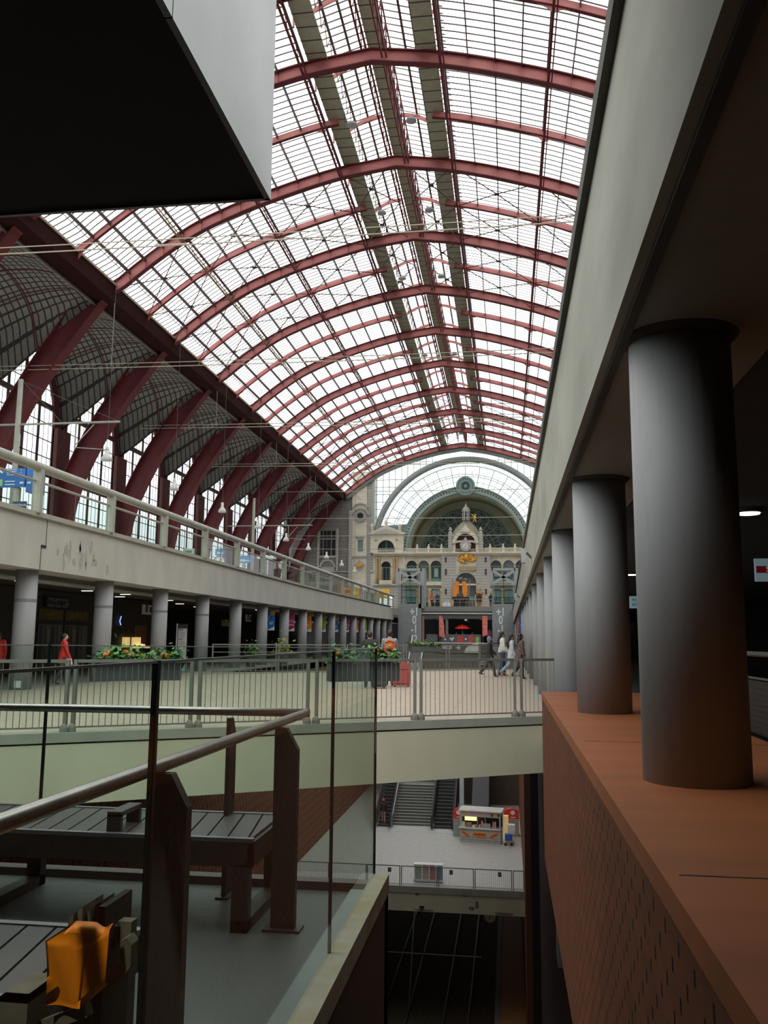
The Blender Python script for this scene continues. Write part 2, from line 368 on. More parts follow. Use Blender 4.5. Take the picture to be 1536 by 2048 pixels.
# red ledge at right
LG = thing('rust_red_ledge', (.54, 2, -1.9), 'wide rust red ledge with slotted side cladding under the right columns', 'ledge')
MB().box(.54, 2.15, -3, 14.7, .60, .70).build('ledge_top', ledge_red, LG, label='rust red painted ledge top')
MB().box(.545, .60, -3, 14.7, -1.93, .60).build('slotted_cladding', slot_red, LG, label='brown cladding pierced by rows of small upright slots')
MB().box(.60, 2.1, -3, 14.6, -1.9, .60).build('ledge_body', dark_int, LG)
MB().box(.60, 2.15, 3.38, 3.392, .699, .702).build('panel_joint', black, LG); MB().box(.62, 2.15, 7.6, 7.61, .699, .7015).build('panel_joint', black, LG)

# lower concourse (level -1) with dark track pit under it
ZL = -12.5
LS = thing('lower_concourse_slab', (-6, 52, ZL), 'grey lower concourse floor far below seen under the footbridge', 'floor slab')
MB().box(-13.3, .78, 52.1, 110, ZL-.4, ZL).build('floor_surface', grey_floor, LS)
MB().box(-13.3, .78, 51.9, 52.25, ZL-.3, ZL+.05).build('kerb', rail_paint, LS)
MB().box(-13.3, .78, 51.95, 52.6, ZL-1.3, ZL-.32).build('edge_beam', concrete_warm, LS, label='warm concrete edge beam with dark stains')
st = MB()
for x, z, w, h in [(-1.9, -13.3, .22, .5), (-2.2, -13.5, .35, .25), (-.4, -13.7, 1.1, .18), (-4.9, -13.72, 1.2, .1), (-5.3, -12.85, .25, .25), (-2.6, -12.8, .3, .18)]:
    st.add([(x+w/2*cos(k*pi/5)*(1+.15*sin(k*7)), 51.94, z+h/2*sin(k*pi/5)*(1+.2*cos(k*5))) for k in range(10)], [tuple(range(10))])
st.build('water_stain', mat('damp_stain', (.20, .19, .14), .9), LS)
struct('floor', MB().box(-13.3, 1.5, -6, 110, -21, -20.6), mat('track_ballast', (.13, .115, .07), .95, c2=(.07, .06, .04), scale=5))
pl = thing('track_platform', (0, 50, -20.6), 'dim orange brown station platform at the very bottom beside the tracks', 'platform')
MB().box(-.9, 1.4, 30, 100, -20.6, -19.8).build('platform_body', mat('platform_orange', (.42, .20, .07), .7), pl)
MB().box(-1.0, -.7, 30, 100, -19.82, -19.76).build('edge_strip', mat('platform_edge', (.2, .22, .24), .7), pl)
for i, x in enumerate((-7.6, -6.15, -4.0, -2.55)):
    tag(MB().box(x-.05, x+.05, 30, 100, -20.6, -20.43).build('rail', mat('rusty_rail', (.10, .08, .06), .6)), ['leftmost', 'second', 'third', 'rightmost'][i]+' steel track rail in the dark pit, counted from left', 'rail', 'track rails in the pit')
tag(MB().tube([(-9.5, 56, -17.4), (-1.8, 56, -17.4)], .06, 6).build('catenary_bar', steel), 'thin horizontal metal bar in the dark track pit', 'bar')
tag(MB().tube([(-5.8, 56, -14), (-6.2, 56, -20.6)], .05, 6).build('catenary_post', steel), 'thin upright metal post in the dark track pit', 'post')
for x, y in [(.2, 60), (.2, 70), (.2, 54)]:
    o = thing('platform_lamp', (x, y, -14.1), 'dim orange tube lamp over the lowest platform, %s' % {54: 'nearest', 60: 'middle', 70: 'farthest'}[y], 'lamp', 'lowest platform lamps')
    MB().box(x-.5, x+.5, y-.08, y+.08, -14.2, -14.05).build('housing', slate, o)
    MB().box(x-.45, x+.45, y-.05, y+.05, -14.23, -14.2).build('tube', mat('orange_tube', (1, .45, .12), emit=4), o)
# ================================================================== NEAR LEFT PLATFORM
struct('floor', MB().box(-7, -.83, -6, 5.6, -.35, 0), speckle)
struct('floor', MB().box(-.83, .54, -6, 1.0, -.35, 0), speckle)
PW = thing('platform_edge_wall', (-.8, 5.6, 0), 'dark brown platform edge wall with pale concrete upstand below the glass', 'wall')
MB().box(-.83, -.75, -2, 5.6, -7, -.02).box(-7, -.75, 5.45, 5.6, -7, -.02).build('side_wall', mat('dark_brown_wall', (.055, .04, .033), .7), PW)
MB().box(-.845, -.745, -2, 5.6, -.02, .09).build('upstand', mat('worn_concrete', (.36, .34, .28), .85, c2=(.30, .26, .15), scale=5), PW, label='worn pale concrete upstand')
MB().box(-7, -.86, 5.5, 5.6, -.02, .05).build('rear_upstand', brown_metal, PW)
MB().box(-.96, -.845, -2, 5.45, 0, .03).build('steel_channel', mat('blue_grey_channel', (.14, .17, .18), .4), PW)
def pane(loc, label, x0, x1, y0, y1, edge, group):
    o = thing('glass_balustrade', loc, label, 'glass panel', group)
    MB().box(x0, x1, y0, y1, .09, 1.47).build('pane', green_glass, o)
    MB().box(x0-.001, x1+.001, y0-.001, y1+.001, 1.468, 1.474).build('top_edge', mat('pale_glass_edge', (.42, .47, .44), .3), o)
    e = MB()
    for q in edge: e.box(*q)
    e.build('edge_seal', glass_edge, o)
    return o
GG = 'clear glass balustrade panels around the bench platform'
YJ = [-.2, 2.02, 4.2, 5.58]
for i in range(3):
    a, c = YJ[i], YJ[i+1]
    pane((-.83, a, .09), ['nearest clear glass panel at lower left edge of the view', 'middle clear glass panel in front of the end of the bench', 'end clear glass panel at the platform corner over the concrete upstand'][i],
         -.842, -.830, a+.006, c-.006, [(-.843, -.829, c-.009, c+.009, .09, 1.475)], GG)
XJ = [-.84, -3.07, -5.3, -7]
for i in range(3):
    a, c = XJ[i+1], XJ[i]
    pane((a, 5.58, .05), ['rear glass panel behind the bench, the one touching the platform corner', 'rear glass panel at the left frame edge', 'rear glass panel beyond the left frame edge'][i],
         a+.006, c-.006, 5.57, 5.582, [(a-.009, a+.009, 5.569, 5.583, .05, 1.475)], GG)
# handrail
HR = thing('handrail', (-1.25, 5.3, 0), 'round steel handrail on flat brown posts turning a corner behind the glass', 'handrail')
MB().tube([(-1.25, -1, 1.07), (-1.25, 3, 1.07), (-1.25, 5.40, 1.07)], .026, 16).build('side_rail', steel, HR, True)
MB().tube([(-1.23, 5.42, 1.07), (-3, 5.42, 1.07), (-6, 5.42, 1.07)], .026, 16).build('rear_rail', steel, HR, True)
def post(x, y, alongx):
    b = MB(); prof = [(-.065, 0), (.065, 0), (.065, .93), (-.0, 1.045), (-.065, 1.045)]
    if alongx: b.prism([(x+.02*(1 if a > 0 else -1), z) for a, z in prof[:0]] or [(y+a, z) for a, z in prof], x-.012, x+.012, 'x'); b.box(x-.04, x+.04, y-.09, y+.09, 0, .012)
    else:
        b.prism([(x+a, z) for a, z in prof], y-.025, y+.025, 'y'); b.box(x-.1, x+.1, y-.06, y+.06, 0, .012)
    return b
for i, (x, y) in enumerate([(-1.2, 4.76), (-1.2, 3.1), (-1.2, 1.4)]): post(x, y, False).build('post', brown_metal, HR)
for x in (-1.69, -3.3, -4.9): post(x, 5.3, True).build('post', brown_metal, HR)
# benches
def bench(loc, label, x0, x1, y0, y1):
    o = thing('slatted_bench', loc, label, 'bench', 'low slatted benches inside the glass balustrade')
    n = int((x1-x0)/.115); b = MB(); sh = -.10
    for i in range(-1, n+2):
        a = x0+i*.115; c = a+.104
        p = [(max(min(a, x1-.02), x0), y0+.03), (max(min(c, x1-.02), x0), y0+.03), (max(min(c+sh, x1-.02), x0), y1-.03), (max(min(a+sh, x1-.02), x0), y1-.03)]
        if p[1][0]-p[0][0] > .01 or p[2][0]-p[3][0] > .01: b.prism(p, .445, .47, 'z')
    b.build('slats', bench_slat, o)
    f = MB(); f.box(x0, x1, y0, y0+.035, .455, .475).box(x0, x1, y1-.035, y1, .455, .475); f.build('edge_trim', bench_frame, o)
    f = MB(); f.box(x0, x1, y0, y0+.03, .33, .455).box(x0, x1, y1-.03, y1, .33, .455).box(x1-.03, x1, y0, y1, .33, .455); f.build('apron', brown_metal, o)
    for x in (x1-.11, (x0+x1)/2, x0+.02):
        for y in (y0, y1-.07): MB().box(x, x+.09, y, y+.07, 0, .34).build('leg', brown_metal, o)
        MB().box(x, x+.09, y0, y1, 0, .06).build('foot_bar', brown_metal, o)
    return o
B1 = bench((-2.8, 5, 0), 'low slatted bench at the back beside the glass corner with small armrests', -4.6, -1.35, 4.66, 5.36)
for x in (-2.15, -3.3):
    MB().box(x-.05, x+.03, 4.72, 5.0, .55, .575).box(x-.05, x+.03, 4.72, 4.75, .47, .56).box(x-.05, x+.03, 4.97, 5.0, .47, .56).build('armrest', bench_slat, B1)
bench((-2.5, 2.9, 0), 'low slatted bench nearest the camera under the orange cover', -4.2, -1.34, 2.55, 3.22)
# broken wooden folding board with an orange cover leaning on the near bench
FB = thing('wooden_trestle', (-1.25, 2.55, 0), 'grey wooden trestle of splintered boards standing before the near bench', 'trestle')
TR = lambda x, y, z: (x*.945+.0, y, z*.945+.085)
wood = mat('weathered_grey_wood', (.16, .145, .105), .9, c2=(.10, .09, .065), scale=9)
b = MB(TR)
for i, (dx, h) in enumerate([(0, .70), (.018, .715), (.036, .705), (.054, .72), (.072, .71)]):
    b.prism([(-1.325+dx, .02), (-1.309+dx, .02), (-1.309+dx, h), (-1.325+dx, h-.012)], 2.47+.02*i, 2.62, 'y')
b.build('board_stack', wood, FB)
MB(TR).box(-1.245, -1.222, 2.50, 2.68, .02, .715).build('side_board', mat('dark_wood', (.045, .035, .025), .9), FB)
MB(TR).prism([(-1.24, .50), (-1.17, .56), (-1.17, .62), (-1.15, .63), (-1.135, .61), (-1.135, .55), (-1.155, .52), (-1.24, .45)], 2.5, 2.55).build('curved_arm', wood, FB)
MB(TR).box(-1.21, -1.165, 2.56, 2.60, .585, .655).box(-1.24, -1.2, 2.56, 2.59, .60, .64).build('arm_block', wood, FB)
MB(TR).box(-1.50, -1.41, 2.42, 2.45, 0, .475).box(-1.50, -1.41, 2.42, 2.6, .46, .475).box(-1.425, -1.41, 2.45, 2.6, .3, .475).build('box_foot', wood, FB)
b = MB(TR).bar((-1.42, 2.5, .36), (-1.24, 2.46, .44), .03, .035); b.build('brace', wood, FB)
b = MB(TR)
def cover(u, v):
    x = -1.37+.125*u+(v-1)*.012*(u-.5)*1.2; z = .452+.182*v-.035*max(0, (u-.55))*v**3*2*sin(pi*min(1, (u-.45)/.5)) if v > .8 and u > .5 else .452+.182*v
    return (x, 2.425+.008*sin(u*5+v*3)+.012*(1-v), z)
b.grid(cover, 12, 12); vs = list(b.v)
b.add([(x, 2.438 if 0 < i % 13 < 12 else 2.46, z) for i, (x, y, z) in enumerate(vs)], [])
nn = 13
b.f += [tuple(k+nn*nn for k in q[::-1]) for q in b.f[:144]]
for i in range(12):
    for (p, q) in ((i, i+1), (nn*12+i, nn*12+i+1), (i*nn, (i+1)*nn), (i*nn+12, (i+1)*nn+12)): b.f.append((p, q, q+nn*nn, p+nn*nn))
tag(b.build('orange_cover', mat('orange_plastic', (1.0, .28, .005), .5, c2=(.92, .23, .005), scale=5), None, True), 'bright orange plastic sleeve with a torn rim hung over the wooden trestle', 'cover')
MB(TR).tube([(-1.31, 2.43, .627), (-1.285, 2.415, .612), (-1.26, 2.42, .607), (-1.245, 2.43, .622)], .006, 6)
# added fill lamp out of view, aimed to brighten the orange cover
DL = thing('fill_downlight', (-1.75, 1.0, 3.5), 'added round fill lamp in the black slab over the near bench, above the frame', 'light')
MB().lathe([(.11, 3.46), (.12, 3.5)], -1.75, 1.0, 16).build('trim_ring', slate, DL)
MB().lathe([(.08, 3.455), (.09, 3.462)], -1.75, 1.0, 16).build('lens', fill_white, DL)
L_ = bpy.data.lights.new('fill_beam', 'SPOT'); L_.energy = 300; L_.color = (1, .93, .82); L_.spot_size = math.radians(25); L_.spot_blend = .6; L_.shadow_soft_size = .08
lo = bpy.data.objects.new('fill_beam', L_); COL.objects.link(lo); lo.parent = DL; lo.location = (0, 0, -.06)
lo.rotation_euler = Vector((-.50, -1.43, 2.84)).to_track_quat('Z', 'Y').to_euler()
# overhead slab
OS = thing('overhead_slab', (-1.04, 3.57, 3.5), 'black underside of an upper floor slab with stainless steel edge panels', 'ceiling slab')
MB().box(-9, -1.06, -7, 3.55, 3.5, 5.6).box(-1.06, .62, -7, 2.2, 3.5, 5.6).box(-14, -9, -7, 3.55, 3.5, 5.6).build('slab', black_soffit, OS)  # overhead and far left extensions are unseen, added to cut light nearby
struct('wall_back', MB().box(-14, 14, -8, -7.6, -6, 5.6), dark_int)  # unseen, added to block light from behind the camera
struct('wall_left', MB().box(-14.2, -14, -8, 5, -6, 3.5), dark_int)  # unseen, added to keep side light off the bench platform
b = MB()
for i in range(5): b.box(-1.06, -1.035, 3.57-(i+1)*1.18+.006, 3.57-i*1.18, 3.49, 5.9)
b.build('side_panel', steel_panel, OS, label='brushed stainless steel side panel')
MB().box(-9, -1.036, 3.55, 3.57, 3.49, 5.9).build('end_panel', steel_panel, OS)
# ================================================================== COLUMNS
S = 5.043
def column(x, y, z0, z1, r, label, group, band=True):
    o = thing('round_column', (x, y, z0), label, 'column', group)
    MB().lathe([(r, z0), (r, z1)], x, y, 32).build('shaft', column_paint, o, True)
    for p in o.children: pass
    if band: MB().lathe([(r+.004, z0+2.52), (r+.004, z0+2.62)], x, y, 24).build('joint_band', mat('joint_grey', (.21, .21, .21), .6), o)
    return o
for k in range(-1, 16+1):
    y = 24.0+S*k
    column(-14.08, y, 0, 3.48+max(0, (y-60)/45*.38), .314, (ORD[k]+' round grey column of the left row' if k >= 1 else 'leftmost visible round grey column of the left row' if k == 0 else 'round grey column of the left row outside the frame'), 'grey columns under the left beam', k < 4)
for k in range(0, 20):
    y = 5.61+S*k
    z0 = .7 if k < 2 else 0
    column(1.12 if k < 3 else 1.18, y, z0, 3.48, .314, ('huge dark column standing nearest on the red ledge' if k == 0 else 'second dark column standing on the red ledge' if k == 1 else ORD[k]+' round grey column of the right row counted from camera'), 'grey columns under the right beam', False)
    if k < 2: MB().lathe([(.33, 3.43), (.37, 3.47)], 1.12, y, 32).build('collar', concrete_dark, COL.objects[-1] if False else [o for o in COL.objects if o.name.startswith('round_column')][-1])
for k, x, y in [(0, -14.08, 24), (1, -14.08, 29.04)]:
    tag(MB().box(x+.02, x+.22, y-.34, y-.325, .06, .26).build('number_plate', white), ['small white number plate at foot of leftmost column', 'small white number plate at foot of second left column'][k], 'plate')
# ================================================================== LEFT UPPER RAIL
UR = thing('upper_guardrail', (-13.5, 20, 5.1), 'thick pale tube guardrail on square posts along the left upper level', 'railing')
pts = [(-13.5, 8+i*6, 6.43+beamz(8+i*6, 0)*.55) for i in range(17)]
MB().tube(pts, .14, 14).build('top_tube', rail_paint, UR, True)
pts = [(-13.56, 8+i*6, 6.02+beamz(8+i*6, 0)*.55) for i in range(17)]
MB().tube(pts, .04, 8).build('mid_rail', rail_paint, UR, True)
k = 0; y = 9.05
while y < 104:
    d = beamz(y, 0)*.7
    MB().box(-13.64, -13.38, y-.09, y+.09, 5.08+d, 6.38+d).build('post', rail_paint, UR)
    MB().box(-13.55, -13.535, y+.12, y+4.6, 5.14+d, 5.95+d).build('glass_infill', rail_glass, UR)
    MB().tube([(-13.54, y+2.3, 5.12+d), (-13.54, y+2.3, 6.0+d)], .015, 6).build('clamp_rod', slate, UR)
    y += 4.75
MB().tube([(-13.9, 8, 3.35), (-13.9, 102, 3.4)], .07, 8)
tag(MB().tube([(-15.2, 8, 3.32), (-15.2, 102, 3.36)], .08, 10).build('ceiling_pipe', rail_paint, None, True), 'long pale pipe hung under the left concourse ceiling', 'pipe')
# ================================================================== VAULT RIBS
LEGIN = [(-24.38, 23.05), (-25.2, 22.5), (-26.4, 20.9), (-27.7, 19.1), (-28.7, 17.6), (-29.6, 16.1), (-30.4, 14.5), (-31.1, 12.9), (-31.6, 11.2), (-31.9, 9.2), (-32.0, 7), (-32.0, 4.75)]
def rib(y, label, leg=True):
    o = thing('arch_rib', (XC, y, 30), label, 'arch', 'main red arch ribs of the station vault')
    P = dpts(-17.94, 17.94, 56)
    MB().ribbon(P, 0, .62, y-.03, y+.03).build('web', red_paint, o)
    MB().ribbon(P, -.05, .0, y-.19, y+.19).build('bottom_flange', red_shaded, o)
    MB().ribbon(P, .62, .68, y-.2, y+.2).build('top_flange', red_shaded, o)
    for d in PURL:
        for sg in (-1, 1):
            x = XC+sg*d; z = smoothprof(d); MB().box(x-.015, x+.015, y-.12, y+.12, z+.02, z+.6).build('stiffener', red_paint, o)
    if leg:
        LP = list(reversed(LEGIN))
        MB().ribbon(LP, 0, 1.35, y-.04, y+.04).build('leg_web', red_shaded, o)
        MB().ribbon(LP, -.06, 0, y-.42, y+.42).build('leg_inner_flange', red_shaded, o)
        MB().ribbon(LP, 1.35, 1.41, y-.42, y+.42).build('leg_outer_flange', red_shaded, o)
    return o
PURL = [17.0, 16.0, 14.85, 13.6, 12.4, 11.1, 9.9, 8.75, 7.5, 6.2, 4.85, 3.5]
RN = {i: n for i, n in enumerate(['third', 'second', 'hidden'])}
for i, y in enumerate(RINGS):
    k = i-3
    rib(y, 'main red arch rib above or behind the camera, out of view' if k < 0 else ('main red arch rib %s along the vault counted from camera' % ORD[k]))
def cross_rib(y, label):
    o = thing('cross_rib', (XC, y, 30), label, 'arch', 'slender red ribs between the main arches')
    b = MB(); f = MB()
    for sg in (-1, 1):
        P = dpts(-17.94, -2.6, 30) if sg < 0 else dpts(2.6, 17.94, 30)
        b.ribbon(P, .28, .66, y-.025, y+.025); f.ribbon(P, .25, .28, y-.1, y+.1)
        for d in (17.94, 13.6, 8.75, 3.5):            # rounded haunch gussets
            for s2 in (-1, 1):
                if d == 17.94 and s2 > 0: continue
                if d == 3.5 and s2 < 0: continue
                da = d+s2*.05; x0 = XC+sg*da; z0 = smoothprof(da); x1 = XC+sg*(da+s2*.8); z1 = smoothprof(da+s2*.8)
                xm = XC+sg*(da+s2*.25); zm = smoothprof(da+s2*.25)
                b.prism([(x0, z0-.05), (xm, zm+.15), (x1, z1+.3), (x1, z1+.5), (x0, z0+.5)], y-.02, y+.02)
    b.build('web', red_paint, o); f.build('bottom_flange', red_shaded, o)
for i, y in enumerate(RINGS[:-1]):
    cross_rib(y+PITCHY/2, 'slender red cross rib between main arches, out of view overhead' if i < 3 else 'slender red cross rib just beyond the %s main arch' % ORD[i-3])
# purlins
def lattice(b, x, z0, z1, ya, yb, step=1.1, r=.016):
    y = ya; f = 0
    while y < yb:
        b.bar((x, y, z0 if f else z1), (x, min(y+step, yb), z1 if f else z0), r*2, r*2); y += step; f = 1-f
for sg in (-1, 1):
    side = 'left' if sg < 0 else 'right'
    for n, d in enumerate(PURL):
        x = XC+sg*d; z = smoothprof(d); heavy = d in (13.6, 8.75, 3.5)
        lab = '%s red purlin on the %s vault slope, counted from the gutter' % (ORD[n] if n else 'lowest', side)
        o = thing('purlin', (x, 30, z), lab, 'purlin', 'long purlins running the length of the vault')
        b = MB(); w = .035 if not heavy else .07
        b.box(x-w, x+w, 8, YEND, z+.60, z+.70)
        if not heavy: b.box(x-.015, x+.015, 8, YEND, z+.46, z+.60)
        b.build('top_chord', bar_dark, o)
        if heavy:
            MB().box(x-.06, x+.06, 8, YEND, z-.04, z+.03).box(x+.14, x+.2, 8, YEND, z-.0, z+.05).build('bottom_chord', red_shaded if d != 13.6 else mat('tan_chord', (.30, .20, .12), .6), o)
            b = MB(); lattice(b, x, z+.02, z+.62, 20, YEND); b.build('lattice', red_shaded, o)
# X bracing in some bays
for k in range(12):
    if k not in (4, 5, 9, 10, 11): continue
    y0 = RINGS[k]; o = thing('wind_brace', (XC, y0, 29), 'dark crossed bracing rods in the roof bay beyond the %s main arch' % ORD[k-3], 'bracing', 'crossed bracing rods under the roof')
    b = MB()
    for sg in (-1, 1):
        for (da, db) in ((17.9, 13.6), (13.6, 8.75), (8.75, 3.5), (3.5, .4)):
            for ya, yb in ((y0, y0+PITCHY/2), (y0+PITCHY/2, y0+PITCHY)):
                A = (XC+sg*da, ya, smoothprof(da)+.3); B = (XC+sg*db, yb, smoothprof(db)+.3); C_ = (XC+sg*da, yb, smoothprof(da)+.3); D = (XC+sg*db, ya, smoothprof(db)+.3)
                for P, Q in ((A, B), (C_, D)):
                    P = Vector(P); Q = Vector(Q); M = (P+Q)/2; M.z = smoothprof((da+db)/2)+.3
                    b.bar(P, M, .05, .05); b.bar(M, Q, .05, .05)
                dm = (da+db)/2; b.box(XC+sg*dm-.16, XC+sg*dm+.16, (ya+yb)/2-.16, (ya+yb)/2+.16, smoothprof(dm)+.27, smoothprof(dm)+.3)
    b.build('rods', bar_dark, o)
# lantern along the ridge
LN = thing('ridge_lantern', (XC, 20, 30), 'raised ridge lantern with panelled walkways running the length of the vault', 'roof lantern')
MB().box(XC-.45, XC+.42, 8, YEND, 32.4, 32.5).build('ridge_panels', walk_panel, LN)
MB().box(XC-3.3, XC-2.25, 8, YEND, 30.75, 30.82).build('walkway', walk_panel, LN)
MB().box(XC+2.3, XC+3.3, 8, YEND, 30.75, 30.82).build('walkway', walk_panel, LN)
b = MB()
for x in (XC+.5, XC+.72): b.box(x, x+.07, 8, YEND, 32.2, 32.32).box(x, x+.07, 8, YEND, 30.6, 30.7); lattice(b, x+.03, 30.65, 32.25, 20, YEND, .8, .03)
for x in (XC-.55,): b.box(x-.05, x+.05, 8, YEND, 32.25, 32.35).box(x-.05, x+.05, 8, YEND, 31.2, 31.28); lattice(b, x, 31.24, 32.3, 20, YEND, .8, .02)
b.build('ridge_girder', red_shaded, LN)
b = MB()
for x in (-3.55, -2.1, 2.15, 3.5, -1.45, 1.5):
    h = 31.9 if abs(x) > 2 else 32.55
    b.box(XC+x-.06, XC+x+.06, 8, YEND, h-.1, h)
for x in (-3.55, 3.5): b.box(XC+x-.03, XC+x+.03, 8, YEND, 30.6, 30.75)
for x in (-2.15,): lattice(b, XC+x, 30.9, 31.9, 20, YEND, .7, .02)
b.build('lantern_chord', bar_dark, LN)
for i in range(int((YEND-20)/(PITCHY/2))):
    y = RINGS[1]+(i+.5)*PITCHY/2-.001
    if y > YEND: break
    for sg in (-1, 1):
        P = [(XC+sg*(3.3-2.7*t), 30.85+1.4*sin(t*pi/2)**.9) for t in [q/8 for q in range(9)]]
        if sg > 0: P = P[::-1]
        rb = MB(); rb.ribbon(P, -.1, .14, y-.03, y+.03)
        rb.build('curved_bracket', red_paint, LN); MB().bar((XC+sg*3.45, y, 30.8), (XC+sg*3.45, y, 31.9), .08, .12).build('bracket_post', red_paint, LN)
# maintenance lights in lantern
for i, (x, y) in enumerate([(-8.2, 44), (-4.9, 44), (-8.0, 54.2), (-4.8, 54.2), (-7.9, 65), (-4.8, 65), (-7.9, 84), (-4.9, 84)]):
    o = thing('roof_floodlight', (x, y, 30), '%s round floodlight under the %s ridge walkway counted from the camera' % (ORD[i//2], 'left' if i % 2 == 0 else 'right'), 'light', 'round floodlights hung from the ridge')
    MB().tube([(x-.45, y, 30.7), (x-.45, y, 30.1), (x+.45, y, 30.1), (x+.45, y, 30.7)], .025, 6).build('bracket', bar_dark, o)
    MB().lathe([(.05, 30.1), (.28, 29.95), (.3, 29.82), (.02, 29.80)], x, y, 14).build('reflector', mat('lamp_grey', (.45, .45, .47), .4), o)
# gutter beam
for sg in (-1, 1):
    x0 = XC+sg*17.94
    o = thing('gutter_beam', (x0, 20, 22.8), 'dark gutter beam along the %s foot of the vault' % ('left' if sg < 0 else 'right'), 'beam')
    a, c = sorted((x0-sg*.0, x0+sg*1.3))
    MB().box(a, c, 8, YEND, 22.55, 22.75).build('soffit_plate', gutter_dark, o)
    MB().box(*sorted((x0-sg*.05, x0+sg*.05)), 8, YEND, 22.5, 23.75).build('edge_plate', gutter_dark, o)
    MB().box(*sorted((x0-sg*.12, x0-sg*.02)), 8, YEND, 23.55, 23.68).build('edge_trim', mat('tan_trim', (.45, .36, .26), .6), o)
    MB().box(*sorted((x0+sg*1.22, x0+sg*1.32)), 8, YEND, 22.35, 22.5).build('lower_trim', mat('grey_trim', (.25, .23, .21), .6), o)
# side sails and arched window wall on the left
XW = -33.0
LL = [(-25.7, 22.7), (-27.6, 21.2), (-29.4, 19.6), (-31.3, 18.0), (XW, 16.8)]
KK = [(-25.7, 22.75), (-27.6, 23.2), (-29.4, 23.3), (-31.3, 23.0), (XW, 22.3)]
def along(P, t):
    t = max(0, min(1, t))*(len(P)-1); i = min(int(t), len(P)-2); f = t-i; return (P[i][0]+(P[i+1][0]-P[i][0])*f, P[i][1]+(P[i+1][1]-P[i][1])*f)
def sail(y0):
    def fn(s, t):
        w = sqrt(max(0, 1-(2*s-1)**2)); a = along(LL, t); c = along(KK, t); return (a[0]+(c[0]-a[0])*w, y0+s*PITCHY, a[1]+(c[1]-a[1])*w)
    return fn
def sail_material():
    m = gridmat('sail_glass_grid', (.15, .14, .115), (.016, .009, .008), [(1, .45, .09), (0, .42, .09)], .6); n = m.node_tree
    b_ = n.nodes['Principled BSDF']; t = n.nodes.new('ShaderNodeBsdfTranslucent'); mx = n.nodes.new('ShaderNodeMixShader'); mx.inputs[0].default_value = .12
    n.links.new(b_.inputs['Base Color'].links[0].from_socket, t.inputs[0]); o_ = [q for q in n.nodes if q.type == 'OUTPUT_MATERIAL'][0]
    n.links.new(b_.outputs[0], mx.inputs[1]); n.links.new(t.outputs[0], mx.inputs[2]); n.links.new(mx.outputs[0], o_.inputs[0]); return m
sailm = sail_material()
wallm = mat('maroon_wall', (.10, .028, .027), .8)
for i, y in enumerate(RINGS[1:-1]):
    nm = 'beyond the %s main arch' % ORD[i-2] if i > 1 else ('between hidden arches, partly seen at the left edge' if i else 'nearest the camera, out of view')
    o = thing('side_vault', (-30, y, 20), 'dark leaded glass side vault bay %s' % nm, 'vault', 'leaded glass side vaults on the left')
    fn = sail(y)
    MB().grid(fn, 14, 10).build('glazed_shell', sailm, o, True)
    rbm = MB()
    for s in (.2, .4, .6, .8): rbm.tube([fn(s, t/8) for t in range(9)], .06, 5)
    for t in (.5,): rbm.tube([fn(s/10, t) for s in range(11)], .05, 5)
    rbm.build('shell_ribs', red_shaded, o)
    # wall with arched window
    T = lambda a, b, c: (XW+b, y+a, c)
    wl = MB(T); hw = PITCHY/2-.95
    wl.archbay(0, PITCHY, 4.75, 23, PITCHY/2, hw, 17.0, 5.6, -.2, 0, rise=4.9, n=16)
    wl.build('wall_panel', wallm, o)
    fr = MB(T); c0 = PITCHY/2
    def ztop(a): q = (a-c0)/hw; return 17.0+4.9*sqrt(max(0, 1-q*q))
    for k in range(1, 12):
        a = c0-hw+2*hw*k/12; w = .15 if k in (3, 9) else (.17 if k == 6 else .022); fr.box(a-w, a+w, -.13 if w > .1 else -.10, -.08, 5.6, ztop(a))
    z = 6.9; 
    while z < 21.6:
        q = hw if z < 17 else hw*sqrt(max(0, 1-((z-17)/4.9)**2)); w = .035
        fr.box(c0-q, c0+q, -.10, -.08, z-w, z+w); z += 1.25
    fr.box(c0-hw, c0+hw, -.16, -.05, 18.0, 18.4); fr.box(c0-hw, c0+hw, -.14, -.06, 13.0, 13.22).box(c0-hw, c0+hw, -.14, -.06, 9.0, 9.2)
    wf = fr.build('window_frame', bar_dark, o)
    gp = MB(T); n = 14; P = [(c0+hw*cos(pi*k/n), 17.0+4.9*sin(pi*k/n)) for k in range(n+1)]+[(c0-hw, 5.6), (c0+hw, 5.6)]
    gp.add([(a, -.09, z) for a, z in P], [tuple(range(len(P)))]); gp.build('glazing', clear_glass, wf)
    MB(T).box(-.95, .95, -.1, .3, 4.75, 16.8).build('pier', wallm, o)

